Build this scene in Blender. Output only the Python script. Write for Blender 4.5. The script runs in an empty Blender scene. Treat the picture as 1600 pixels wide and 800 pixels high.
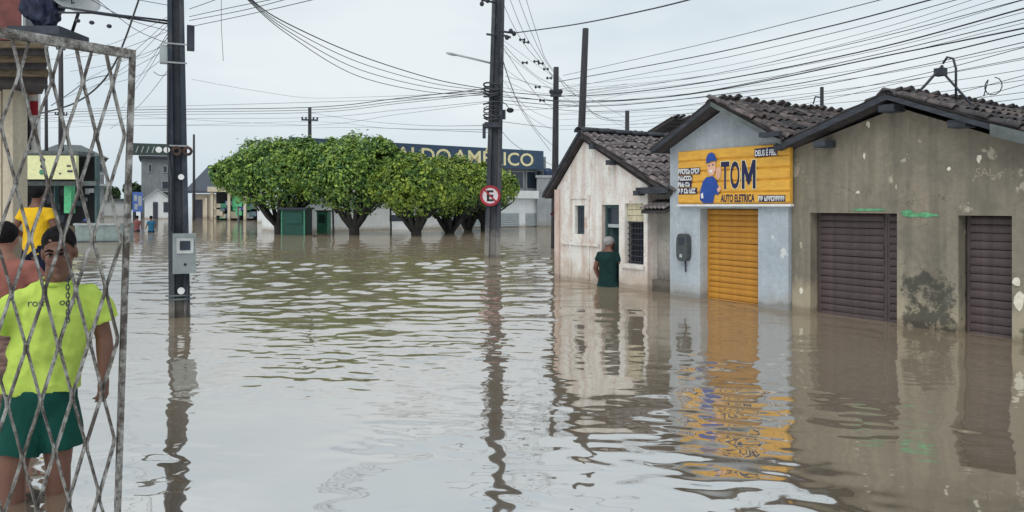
import bpy, bmesh, math, random
import numpy as np
from mathutils import Vector, Matrix, noise as mnoise
from mathutils.bvhtree import BVHTree
rnd = random.Random(7)
SC = bpy.context.scene
COL = SC.collection
rad = math.radians

# ------------------------------------------------------------------ camera
F, H, HZ = 1155.0, 1.37, 322.0        # focal length in photo pixels, eye height over the water, horizon row
cam_d = bpy.data.cameras.new('camera')
cam = bpy.data.objects.new('camera', cam_d); COL.objects.link(cam)
cam.location = (0, 0, H); cam.rotation_euler = (rad(90), 0, 0)
cam_d.sensor_width = 36; cam_d.lens = 36 * F / 1600
cam_d.shift_y = -(400 - HZ) / 1600
cam_d.clip_start = 0.05; cam_d.clip_end = 3000
SC.camera = cam

# ------------------------------------------------------------------ sky, sun, exposure
w = bpy.data.worlds.new('World'); SC.world = w; w.use_nodes = True
wn, wl = w.node_tree.nodes, w.node_tree.links
wn.clear()
SUN_EL, SUN_AZ = rad(52), rad(205)    # soft light from high behind the camera
sky = wn.new('ShaderNodeTexSky'); sky.sky_type = 'NISHITA'; sky.sun_disc = False
sky.sun_elevation = SUN_EL; sky.sun_rotation = SUN_AZ; sky.dust_density = 3
tc = wn.new('ShaderNodeTexCoord')
mp = wn.new('ShaderNodeMapping'); mp.inputs['Scale'].default_value = (1.0, 1.0, 3.2)
wl.new(tc.outputs['Generated'], mp.inputs[0])
nz = wn.new('ShaderNodeTexNoise'); nz.inputs['Scale'].default_value = 1.7; nz.inputs['Detail'].default_value = 5
nz.inputs['Roughness'].default_value = 0.5
wl.new(mp.outputs[0], nz.inputs[0])
cr = wn.new('ShaderNodeValToRGB')
cr.color_ramp.elements[0].position = 0.32; cr.color_ramp.elements[0].color = (0.52, 0.625, 0.695, 1)
cr.color_ramp.elements[1].position = 0.68; cr.color_ramp.elements[1].color = (0.77, 0.825, 0.85, 1)
wl.new(nz.outputs[0], cr.inputs[0])
sc_ = wn.new('ShaderNodeVectorMath'); sc_.operation = 'SCALE'; sc_.inputs['Scale'].default_value = 8.6
wl.new(cr.outputs[0], sc_.inputs[0])
mx = wn.new('ShaderNodeMix'); mx.data_type = 'RGBA'; mx.inputs[0].default_value = 0.94   # thick overcast over the clear sky
wl.new(sky.outputs[0], mx.inputs[6]); wl.new(sc_.outputs[0], mx.inputs[7])
bg = wn.new('ShaderNodeBackground'); bg.inputs[1].default_value = 0.1
wl.new(mx.outputs[2], bg.inputs[0])
wo = wn.new('ShaderNodeOutputWorld'); wl.new(bg.outputs[0], wo.inputs[0])
sun_d = bpy.data.lights.new('sun', 'SUN'); sun_d.energy = 1.5; sun_d.angle = rad(50); sun_d.color = (1, 0.97, 0.93)
sun = bpy.data.objects.new('sun', sun_d); COL.objects.link(sun)
sd = Vector((math.sin(SUN_AZ) * math.cos(SUN_EL), math.cos(SUN_AZ) * math.cos(SUN_EL), math.sin(SUN_EL)))
sun.rotation_euler = sd.to_track_quat('Z', 'Y').to_euler()
sun.location = (0, -5, 30)
SC.view_settings.view_transform = 'Standard'; SC.view_settings.look = 'None'
SC.view_settings.exposure = 0.36; SC.view_settings.gamma = 1.0
SC.view_settings.use_curve_mapping = False

# ------------------------------------------------------------------ helpers
def Yw(py): return H * F / (py - HZ)                    # distance of a point of the water line
def R(px, py, Y): return Vector((Y * (px - 800) / F, Y, H - Y * (py - HZ) / F))
GZ = -0.8                                              # street under the flood

class MB:
    def __init__(s): s.v = []; s.f = []; s.sm = []
    def add(s, vs, fs, smooth=False):
        n = len(s.v); s.v += [tuple(v) for v in vs]
        for f in fs: s.f.append([i + n for i in f]); s.sm.append(smooth)
        return s
    def box(s, x0, x1, y0, y1, z0, z1):
        if x0 > x1: x0, x1 = x1, x0
        if y0 > y1: y0, y1 = y1, y0
        if z0 > z1: z0, z1 = z1, z0
        return s.add([(x0,y0,z0),(x1,y0,z0),(x1,y1,z0),(x0,y1,z0),(x0,y0,z1),(x1,y0,z1),(x1,y1,z1),(x0,y1,z1)],
                     [(0,3,2,1),(4,5,6,7),(0,1,5,4),(1,2,6,5),(2,3,7,6),(3,0,4,7)])
    def obox(s, M, x0, x1, y0, y1, z0, z1):
        t = MB().box(x0,x1,y0,y1,z0,z1)
        return s.add([M @ Vector(v) for v in t.v], t.f)
    def prism_y(s, poly, y0, y1):                       # polygon in x,z (counter-clockwise seen from -y)
        n = len(poly)
        vs = [(a, y0, c) for a, c in poly] + [(a, y1, c) for a, c in poly]
        fs = [tuple(range(n)), tuple(range(2*n-1, n-1, -1))]
        fs += [(i, i+n, (i+1) % n + n, (i+1) % n) for i in range(n)]
        return s.add(vs, fs)
    def prism_x(s, poly, x0, x1):                       # polygon in y,z
        n = len(poly)
        vs = [(x0, a, c) for a, c in poly] + [(x1, a, c) for a, c in poly]
        fs = [tuple(range(n-1, -1, -1)), tuple(range(n, 2*n))]
        fs += [(i, (i+1) % n, (i+1) % n + n, i+n) for i in range(n)]
        return s.add(vs, fs)
    def tube(s, pts, r, seg=6, smooth=True, sq=1.0, up=None):
        pts = [Vector(p) for p in pts]; n = len(pts)
        rs = r if isinstance(r, (list, tuple)) else [r] * n
        vs = []; ref = Vector(up) if up else None
        for i, p in enumerate(pts):
            t = (pts[min(i+1, n-1)] - pts[max(i-1, 0)]).normalized()
            if ref is None: ref = Vector((0,0,1)) if abs(t.z) < .9 else Vector((1,0,0))
            a = (ref - t * ref.dot(t))
            if a.length < 1e-5: a = t.orthogonal()
            a.normalize(); b = t.cross(a)
            if not up: ref = a
            for k in range(seg):
                th = 2 * math.pi * k / seg
                vs.append(p + (a * math.cos(th) + b * math.sin(th) * sq) * rs[i])
        fs = []
        for i in range(n-1):
            for k in range(seg):
                k2 = (k+1) % seg
                fs.append((i*seg+k, i*seg+k2, (i+1)*seg+k2, (i+1)*seg+k))
        fs.append(tuple(range(seg-1, -1, -1))); fs.append(tuple(range((n-1)*seg, n*seg)))
        return s.add(vs, fs, smooth)
    def ell(s, c, r, seg=14, rings=9, M=None):
        vs = []; fs = []
        c = Vector(c)
        for i in range(rings+1):
            ph = math.pi * i / rings
            for k in range(seg):
                th = 2*math.pi*k/seg
                v = Vector((r[0]*math.sin(ph)*math.cos(th), r[1]*math.sin(ph)*math.sin(th), r[2]*math.cos(ph)))
                if M: v = M @ v
                vs.append(c + v)
        for i in range(rings):
            for k in range(seg):
                k2 = (k+1) % seg
                fs.append((i*seg+k, (i+1)*seg+k, (i+1)*seg+k2, i*seg+k2))
        return s.add(vs, fs, True)
    def disc(s, M, r, d, seg=24, r2=None):              # cylinder / ring along local -y, centred at M
        if r2 is None:
            poly = [(r*math.cos(2*math.pi*k/seg), r*math.sin(2*math.pi*k/seg)) for k in range(seg)]
            t = MB().prism_y(poly, 0, d)
        else:
            t = MB(); vs = []
            for y in (0, d):
                for rr in (r, r2):
                    vs += [(rr*math.cos(2*math.pi*k/seg), y, rr*math.sin(2*math.pi*k/seg)) for k in range(seg)]
            fs = []
            for k in range(seg):
                q = (k+1) % seg
                fs += [(k, q, seg+q, seg+k), (2*seg+q, 2*seg+k, 3*seg+k, 3*seg+q),
                       (q, k, 2*seg+k, 2*seg+q), (seg+k, seg+q, 3*seg+q, 3*seg+k)]
            t.add(vs, fs)
        return s.add([M @ Vector(v) for v in t.v], t.f)
    def mesh(s, name, mat):
        me = bpy.data.meshes.new(name); me.from_pydata(s.v, [], s.f)
        me.polygons.foreach_set('use_smooth', s.sm); me.update()
        if mat: me.materials.append(mat)
        return me
    def build(s, name, mat, parent=None):
        return obj(name, s.mesh(name, mat), parent)

def obj(name, me, parent=None, M=None):
    o = bpy.data.objects.new(name, me); COL.objects.link(o)
    if parent: o.parent = parent
    if M is not None: o.matrix_local = M
    return o
def tag(o, label, cat, group=None):
    o['label'] = label; o['category'] = cat
    if group: o['group'] = group
    return o
def kind(o, k): o['kind'] = k; return o
def thing(name, label, cat, loc=(0,0,0), rz=0, group=None):
    o = bpy.data.objects.new(name, None); COL.objects.link(o)
    o.empty_display_size = .2
    o.location = loc; o.rotation_euler = (0, 0, rz)
    return tag(o, label, cat, group)
def text_mesh(txt, size, bold=0.0, extr=0.004, spacing=1.0, ax='LEFT'):
    c = bpy.data.curves.new('t', 'FONT'); c.body = txt; c.size = size; c.offset = bold; c.extrude = extr
    c.align_x = ax; c.space_character = spacing; c.resolution_u = 3
    o = bpy.data.objects.new('t', c); COL.objects.link(o)
    dg = bpy.context.evaluated_depsgraph_get()
    me = bpy.data.meshes.new_from_object(o.evaluated_get(dg))
    bpy.data.objects.remove(o); bpy.data.curves.remove(c)
    return me
TXM = Matrix(((1,0,0,0),(0,0,-1,0),(0,1,0,0),(0,0,0,1)))    # text plane -> x right, z up, facing -y

# ------------------------------------------------------------------ materials
MATS = {}
def mat(name):
    m = bpy.data.materials.new(name); m.use_nodes = True
    MATS[name] = m
    return m, m.node_tree.nodes, m.node_tree.links, m.node_tree.nodes['Principled BSDF']
def N(nodes, t, **kw):
    n = nodes.new(t)
    for k, v in kw.items():
        if k in n.inputs: n.inputs[k].default_value = v
        else: setattr(n, k, v)
    return n
def mapped(nodes, links, scale, coord='Object', loc=(0,0,0)):
    t = nodes.new('ShaderNodeTexCoord'); m = nodes.new('ShaderNodeMapping')
    m.inputs['Scale'].default_value = scale; m.inputs['Location'].default_value = loc
    links.new(t.outputs[coord], m.inputs[0]); return m.outputs[0]
def noise(nodes, links, scale, vec, detail=5, rough=.55, dist=0):
    n = N(nodes, 'ShaderNodeTexNoise', Scale=scale, Detail=detail, Roughness=rough, Distortion=dist)
    links.new(vec, n.inputs['Vector']); return n.outputs[0]
def ramp(nodes, links, fac, p0, p1, c0=(0,0,0,1), c1=(1,1,1,1)):
    r = nodes.new('ShaderNodeValToRGB')
    r.color_ramp.elements[0].position = p0; r.color_ramp.elements[1].position = p1
    r.color_ramp.elements[0].color = c0; r.color_ramp.elements[1].color = c1
    links.new(fac, r.inputs[0]); return r.outputs[0]
def mixc(nodes, links, fac, a, b, mode='MIX'):
    m = nodes.new('ShaderNodeMix'); m.data_type = 'RGBA'; m.blend_type = mode
    for s, v in ((0, fac), (6, a), (7, b)):
        if hasattr(v, 'links'): links.new(v, m.inputs[s])
        elif s == 0: m.inputs[0].default_value = v
        else: m.inputs[s].default_value = (*v[:3], 1)
    return m.outputs[2]
def math_(nodes, links, op, a, b=None, clamp=False):
    m = nodes.new('ShaderNodeMath'); m.operation = op; m.use_clamp = clamp
    for i, v in enumerate((a, b)):
        if v is None: continue
        if hasattr(v, 'links'): links.new(v, m.inputs[i])
        else: m.inputs[i].default_value = v
    return m.outputs[0]
def bump(nodes, links, bsdf, h, strength=.4, dist=.01):
    b = N(nodes, 'ShaderNodeBump', Strength=strength, Distance=dist)
    links.new(h, b.inputs['Height']); links.new(b.outputs[0], bsdf.inputs['Normal'])

def simple(name, c, rough=.6, var=.25, scale=6, metal=0, spec=.4, bmp=.15, stretch=(1,1,1), c2=None):
    m, n, l, b = mat(name)
    v = mapped(n, l, stretch)
    f = noise(n, l, scale, v, 6, .6)
    d = c2 or tuple(x*(1-var) for x in c); e = c if c2 else tuple(min(1, x*(1+var)) for x in c)
    l.new(ramp(n, l, f, .3, .7, (*d,1), (*e,1)), b.inputs['Base Color'])
    b.inputs['Roughness'].default_value = rough; b.inputs['Metallic'].default_value = metal
    b.inputs['Specular IOR Level'].default_value = spec
    if bmp: bump(n, l, b, f, bmp, .02)
    return m

def plaster(name, base, base2, stain, grime, peel=None, grime_top=.5, streak=.5, mold=None, pinks=None):
    """weathered wall: cloudy paint, rain streaks, ragged dirt, peeled patches (object coordinates in metres)"""
    m, n, l, b = mat(name)
    v = mapped(n, l, (1,1,1))
    big = noise(n, l, 1.3, v, 6, .6, .4)
    col = ramp(n, l, big, .32, .66, (*base2,1), (*base,1))
    vs = mapped(n, l, (5, 5, .35), loc=(3,0,0))
    st = noise(n, l, 1.2, vs, 5, .6)
    col = mixc(n, l, math_(n, l, 'MULTIPLY', ramp(n, l, st, .45, .68), streak), col, stain)
    fine = noise(n, l, 16, v, 6, .7)
    col = mixc(n, l, .30, col, ramp(n, l, fine, .3, .7, (.35,.35,.35,1), (1,1,1,1)), 'MULTIPLY')
    bl = noise(n, l, 3.4, mapped(n, l, (1,1,.7), loc=(11,3,8)), 7, .68, .6)
    col = mixc(n, l, math_(n, l, 'MULTIPLY', ramp(n, l, bl, .50, .63), streak*.75), col, stain)
    vo = N(n, 'ShaderNodeTexVoronoi', feature='DISTANCE_TO_EDGE', Scale=1.1); wv_ = n.new('ShaderNodeVectorMath'); wv_.operation = 'ADD'
    dn = N(n, 'ShaderNodeTexNoise', Scale=2.5, Detail=5); l.new(v, dn.inputs['Vector'])
    l.new(v, wv_.inputs[0]); l.new(dn.outputs[1], wv_.inputs[1]); l.new(wv_.outputs[0], vo.inputs['Vector'])
    crk = ramp(n, l, vo.outputs['Distance'], .0, .012, (1,1,1,1), (0,0,0,1))
    crk = math_(n, l, 'MULTIPLY', crk, ramp(n, l, big, .46, .60))
    col = mixc(n, l, math_(n, l, 'MULTIPLY', crk, streak*.8), col, tuple(x*.35 for x in stain))
    if peel:
        pf = noise(n, l, 2.6, mapped(n, l, (1,1,.8), loc=(7,2,5)), 7, .65)
        col = mixc(n, l, ramp(n, l, pf, .63, .655), col, peel)
    sep = n.new('ShaderNodeSeparateXYZ'); l.new(v, sep.inputs[0])
    # ragged tide dirt that climbs to different heights
    gn = noise(n, l, 2.2, mapped(n, l, (1.6,1.6,.8), loc=(1,4,2)), 7, .7)
    hgt = math_(n, l, 'SUBTRACT', math_(n, l, 'MULTIPLY', gn, grime_top*2.0), math_(n, l, 'SUBTRACT', sep.outputs[2], 0.8))
    gm = ramp(n, l, hgt, .10*grime_top, .55*grime_top)
    col = mixc(n, l, math_(n, l, 'MULTIPLY', gm, .65), col, grime)
    if mold:
        for (x0, x1, z0, z1, c) in mold:
            mn = noise(n, l, 9, v, 8, .75)
            def edge(o, lo, hi, s):
                a = math_(n, l, 'DIVIDE', math_(n, l, 'SUBTRACT', o, lo), s, True)
                c_ = math_(n, l, 'DIVIDE', math_(n, l, 'SUBTRACT', hi, o), s, True)
                return math_(n, l, 'MULTIPLY', a, c_)
            area = math_(n, l, 'MULTIPLY', edge(sep.outputs[0], x0, x1, .18), edge(sep.outputs[2], z0, z1, .25))
            m2 = noise(n, l, 2.4, v, 4, .6)
            q = math_(n, l, 'ADD', math_(n, l, 'MULTIPLY', area, .42), math_(n, l, 'ADD', math_(n, l, 'MULTIPLY', math_(n, l, 'SUBTRACT', m2, .5), 1.3), math_(n, l, 'MULTIPLY', math_(n, l, 'SUBTRACT', mn, .5), 1.1)))
            q = math_(n, l, 'MULTIPLY', q, ramp(n, l, area, .02, .2))
            col = mixc(n, l, math_(n, l, 'MULTIPLY', ramp(n, l, q, .30, .44), .85), col, c)
    wetn = noise(n, l, 5, mapped(n, l, (1,1,.4), loc=(4,4,1)), 5, .6)
    wet = math_(n, l, 'SUBTRACT', math_(n, l, 'ADD', math_(n, l, 'MULTIPLY', wetn, .22), .79), sep.outputs[2])
    wet = ramp(n, l, wet, .0, .05)                       # soaked plaster just over the flood
    col = mixc(n, l, math_(n, l, 'MULTIPLY', wet, .55), col, mixc(n, l, 1.0, col, (.45,.42,.38), 'MULTIPLY'))
    l.new(col, b.inputs['Base Color'])
    b.inputs['Roughness'].default_value = .9; b.inputs['Specular IOR Level'].default_value = .2
    h = math_(n, l, 'ADD', fine, math_(n, l, 'MULTIPLY', big, 1.5))
    bump(n, l, b, h, .45, .018)
    return m

M_white = plaster('white_plaster', (.80,.79,.75), (.68,.65,.60), (.50,.38,.32), (.40,.32,.25), peel=(.50,.38,.32), grime_top=.40, streak=.75)
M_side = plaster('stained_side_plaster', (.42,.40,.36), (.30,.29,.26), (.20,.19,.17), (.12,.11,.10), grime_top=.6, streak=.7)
M_blue = plaster('pale_blue_plaster', (.45,.50,.54), (.36,.41,.455), (.28,.31,.33), (.30,.29,.27), peel=(.55,.56,.56), grime_top=.26, streak=.42)
M_brown = plaster('olive_brown_plaster', (.29,.255,.195), (.19,.172,.138), (.125,.114,.096), (.38,.33,.235), peel=(.37,.335,.265), grime_top=.5, streak=.6,
                  mold=[(6.45,7.32,.3,1.55,(.05,.05,.042)), (7.70,8.3,.5,1.4,(.07,.08,.06)), (5.1,5.3,.7,2.6,(.46,.41,.31))])
M_cream = plaster('cream_plaster', (.62,.55,.42), (.54,.47,.36), (.4,.35,.28), (.3,.25,.2), grime_top=.4)
M_far_white = plaster('far_white_plaster', (.72,.74,.74), (.62,.64,.64), (.5,.5,.48), (.4,.37,.32), grime_top=.3, streak=.3)
M_far_grey = plaster('far_grey_plaster', (.30,.32,.33), (.22,.24,.25), (.17,.18,.18), (.2,.19,.17), grime_top=.5)
M_pole = plaster('dark_pole_concrete', (.050,.060,.080), (.032,.040,.056), (.10,.105,.11), (.22,.20,.17), grime_top=.25, streak=.6)
M_pole2 = plaster('worn_pole_concrete', (.055,.062,.078), (.036,.042,.055), (.13,.13,.13), (.30,.28,.25), grime_top=.85, streak=.6)
M_wood_pole = simple('dark_wood_pole', (.035,.035,.04), .85, .4, 4, stretch=(6,6,.5))
M_board = simple('dark_weathered_board', (.035,.04,.05), .8, .45, 5, stretch=(1,4,4))
M_board2 = simple('grey_weathered_board', (.10,.115,.115), .8, .35, 5)
M_yellow = simple('yellow_painted_metal', (.74,.41,.06), .5, .18, 7, spec=.3, stretch=(1,1,3), c2=(.56,.29,.05))
M_yellow_s = simple('yellow_shutter_paint', (.50,.24,.03), .55, .25, 4, spec=.3, stretch=(3,1,.6), c2=(.36,.16,.03))
M_maroon = simple('maroon_shutter_paint', (.088,.062,.062), .5, .25, 4, spec=.35, stretch=(3,1,.5), c2=(.045,.033,.035))
M_navy = simple('navy_paint', (.012,.014,.06), .6, .3)
M_blue_p = simple('blue_paint', (.015,.06,.28), .6, .2)
M_white_p = simple('white_paint', (.66,.66,.65), .5, .14)
M_black = simple('black_paint', (.015,.015,.018), .6, .3)
M_red = simple('red_paint', (.32,.02,.035), .5, .2)
M_face = simple('painted_skin', (.62,.36,.25), .6, .1)
M_dark = simple('dark_interior', (.012,.013,.016), .8, .3)  # near-black colour stands in for the shade inside openings
M_glass = simple('dark_glass', (.02,.03,.045), .12, .3, spec=.6, bmp=0)
M_teal = simple('teal_door_paint', (.045,.085,.09), .6, .4, stretch=(3,3,.5))
M_iron = simple('dark_iron', (.03,.035,.05), .6, .4)
M_steel = simple('grey_box_metal', (.34,.38,.39), .5, .15)
M_rust = simple('rusty_metal', (.055,.032,.025), .85, .6, 14)
M_cable = simple('black_cable', (.04,.043,.048), .6, .2, bmp=0)
M_green = simple('green_kiosk_paint', (.005,.052,.036), .55, .3)
M_green2 = simple('light_green_paint', (.05,.22,.13), .6, .3)
M_smear = simple('mint_green_smear', (.10,.30,.15), .8, .35, 14)
M_chip = simple('pale_plaster_chip', (.62,.58,.48), .9, .2, 14)
M_faint = simple('faint_pale_paint', (.31,.27,.20), .9, .2, 14)
M_winecloth = simple('wine_red_sheet', (.055,.02,.024), .8, .4)
M_darkred = simple('dark_red_wall_paint', (.16,.055,.05), .8, .3)
M_tarp = simple('navy_tarp', (.010,.016,.045), .55, .5, 9)
M_palesign = simple('pale_yellow_board', (.66,.66,.36), .6, .12)
M_orange = simple('orange_print', (.55,.22,.08), .7, .15)
M_bluebill = simple('blue_billboard_print', (.06,.12,.36), .6, .45, 9)
M_signblue = simple('slate_blue_board', (.035,.065,.115), .6, .15, bmp=0)
M_letter = simple('pale_yellow_letter', (.72,.64,.36), .6, .08, bmp=0)
M_louver = simple('grey_louvre', (.30,.32,.33), .6, .2)
M_skin = simple('brown_skin', (.145,.068,.046), .55, .14, 9, spec=.35, bmp=.05)
M_skin2 = simple('light_brown_skin', (.24,.115,.08), .55, .14, 9, spec=.35, bmp=.05)
M_hair = simple('black_hair', (.009,.008,.009), .85, .6, 60, spec=.1)
M_greyhair = simple('grey_white_hair', (.26,.255,.25), .7, .3, 40)
M_lip = simple('lip_skin', (.15,.06,.05), .5, .1)
M_tankgreen = simple('lime_shirt_cloth', (.42,.56,.10), .9, .16, 7, spec=.15, bmp=.25)
M_short = simple('bottle_green_cloth', (.004,.055,.042), .8, .3, 5, spec=.2, bmp=.25)
M_salmon = simple('salmon_cloth', (.26,.10,.08), .85, .15, 8, spec=.15)
M_navycloth = simple('navy_cloth', (.010,.012,.028), .9, .3, 8, spec=.15)
M_plaid = simple('brown_patterned_cloth', (.16,.10,.085), .9, .6, 28, spec=.15, stretch=(.4,.4,2))
M_yellowcloth = simple('yellow_sack_cloth', (.66,.40,.015), .8, .15, 6, spec=.2)
M_dress = simple('dark_green_dress', (.007,.027,.027), .85, .3, 6, spec=.15)
M_bluecloth = simple('blue_cloth', (.02,.12,.22), .85, .2)
M_redcloth = simple('dull_red_cloth', (.16,.05,.05), .85, .2)
M_whitecloth = simple('white_cloth', (.62,.62,.60), .85, .15)
M_boat = simple('grey_green_boat_paint', (.20,.25,.24), .5, .2)
M_carwhite = simple('white_car_paint', (.55,.57,.58), .3, .08, bmp=0)
M_rubber = simple('black_rubber', (.015,.015,.015), .8, .2)
M_bark = simple('dark_ficus_bark', (.030,.028,.026), .9, .5, 8, stretch=(3,3,.6))
M_goods = simple('mixed_shop_goods', (.16,.26,.28), .7, .9, 7, c2=(.03,.04,.06))
M_mint = simple('chalk_mint_paint', (.10,.42,.20), .85, .2)

def tile_mat(name, cs, seedscale=1.0):
    m, n, l, b = mat(name)
    oi = n.new('ShaderNodeObjectInfo')
    r = n.new('ShaderNodeValToRGB'); r.color_ramp.interpolation = 'LINEAR'
    e = r.color_ramp.elements
    e[0].position = 0; e[0].color = (*cs[0],1); e[1].position = 1; e[1].color = (*cs[-1],1)
    for i, c in enumerate(cs[1:-1]):
        q = e.new((i+1)/(len(cs)-1)); q.color = (*c,1)
    l.new(oi.outputs['Random'], r.inputs[0])
    v = mapped(n, l, (1,1,1))
    f = noise(n, l, 9, v, 6, .7)
    col = mixc(n, l, ramp(n, l, f, .42, .66), r.outputs[0], (.035,.035,.038))
    g = noise(n, l, 24, mapped(n, l, (1,1,1), loc=(5,5,5)), 4, .6)
    col = mixc(n, l, math_(n, l, 'MULTIPLY', ramp(n, l, g, .55, .7), .6), col, (.23,.22,.20))
    l.new(col, b.inputs['Base Color']); b.inputs['Roughness'].default_value = .9
    b.inputs['Specular IOR Level'].default_value = .2
    bump(n, l, b, f, .4, .01)
    return m
M_tile = tile_mat('weathered_clay_tile', [(.048,.047,.050),(.085,.076,.078),(.135,.098,.093),(.068,.066,.070),(.19,.155,.148),(.033,.034,.038)])
M_tile2 = tile_mat('grey_brown_clay_tile', [(.14,.13,.135),(.20,.17,.175),(.27,.22,.22),(.16,.15,.155),(.32,.27,.265),(.09,.09,.095)])
M_pan = simple('dark_channel_tile', (.045,.040,.040), .95, .5, 8)

def gate_mat():
    m, n, l, b = mat('peeling_gate_paint')
    v = mapped(n, l, (1,1,1))
    f = noise(n, l, 26, v, 8, .7)
    g = noise(n, l, 5, v, 3, .6)
    q = math_(n, l, 'ADD', math_(n, l, 'MULTIPLY', f, .65), math_(n, l, 'MULTIPLY', g, .35))
    col = ramp(n, l, q, .45, .60, (.055,.042,.034,1), (.36,.36,.34,1))
    l.new(col, b.inputs['Base Color']); b.inputs['Roughness'].default_value = .6
    bump(n, l, b, q, .5, .004)
    return m
M_gate = gate_mat()

def leaf_mat(name, c0, c1, c2):
    m, n, l, b = mat(name)
    g = n.new('ShaderNodeNewGeometry')
    r = n.new('ShaderNodeValToRGB'); e = r.color_ramp.elements
    e[0].color = (*c0,1); e[1].color = (*c2,1); q = e.new(.55); q.color = (*c1,1)
    l.new(g.outputs['Random Per Island'], r.inputs[0])
    v = mapped(n, l, (1,1,1))
    f = noise(n, l, 1.5, v, 4, .6)
    col = mixc(n, l, ramp(n, l, f, .45, .62), r.outputs[0], mixc(n, l, .6, r.outputs[0], c2))
    l.new(col, b.inputs['Base Color']); b.inputs['Roughness'].default_value = .45
    b.inputs['Specular IOR Level'].default_value = .35
    tr = n.new('ShaderNodeBsdfTranslucent'); l.new(col, tr.inputs[0])
    ms = n.new('ShaderNodeMixShader'); ms.inputs[0].default_value = .12
    l.new(b.outputs[0], ms.inputs[1]); l.new(tr.outputs[0], ms.inputs[2])
    l.new(ms.outputs[0], n['Material Output'].inputs[0])
    return m
M_leaf = leaf_mat('ficus_leaf', (.017,.058,.025), (.060,.155,.038), (.30,.42,.07))
M_leaf_y = leaf_mat('yellow_green_ficus_leaf', (.024,.066,.020), (.085,.175,.030), (.36,.45,.06))
M_leaf_far = leaf_mat('far_tree_leaf', (.03,.06,.03), (.05,.09,.04), (.08,.13,.05))

def water_mat():
    m, n, l, b = mat('muddy_flood_water')
    v = mapped(n, l, (1,1,1))
    sep = n.new('ShaderNodeSeparateXYZ'); l.new(v, sep.inputs[0])
    X, Y = sep.outputs[0], sep.outputs[1]
    fine = noise(n, l, 7.5, mapped(n, l, (.45, 1.0, 1), loc=(3,1,0)), 2, .5, .4)
    mid = math_(n, l, 'ADD', math_(n, l, 'MULTIPLY', math_(n, l, 'DIVIDE', math_(n, l, 'SUBTRACT', Y, 3.0), 9.0, True), .8), .2)
    h = math_(n, l, 'MULTIPLY', math_(n, l, 'MULTIPLY', fine, .0028), mid)      # finest ripples; the waves themselves are geometry
    bp = N(n, 'ShaderNodeBump', Strength=1.0, Distance=1.0)
    l.new(h, bp.inputs['Height'])
    silt = noise(n, l, .5, v, 4, .6, .5)
    col = ramp(n, l, silt, .3, .7, (.195,.156,.110,1), (.24,.195,.14,1))
    dif = n.new('ShaderNodeBsdfDiffuse'); l.new(col, dif.inputs[0])
    gl = n.new('ShaderNodeBsdfGlossy'); gl.inputs['Roughness'].default_value = .03; gl.inputs[0].default_value = (1,1,1,1)
    l.new(bp.outputs[0], gl.inputs['Normal'])
    fr = N(n, 'ShaderNodeFresnel', IOR=12.5); l.new(bp.outputs[0], fr.inputs['Normal'])
    ms = n.new('ShaderNodeMixShader'); l.new(fr.outputs[0], ms.inputs[0])
    l.new(dif.outputs[0], ms.inputs[1]); l.new(gl.outputs[0], ms.inputs[2])
    l.new(ms.outputs[0], n['Material Output'].inputs[0])
    n.remove(b)
    return m
M_water = water_mat()
M_ground = simple('wet_street_mud', (.07,.06,.045), .9, .3)

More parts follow.
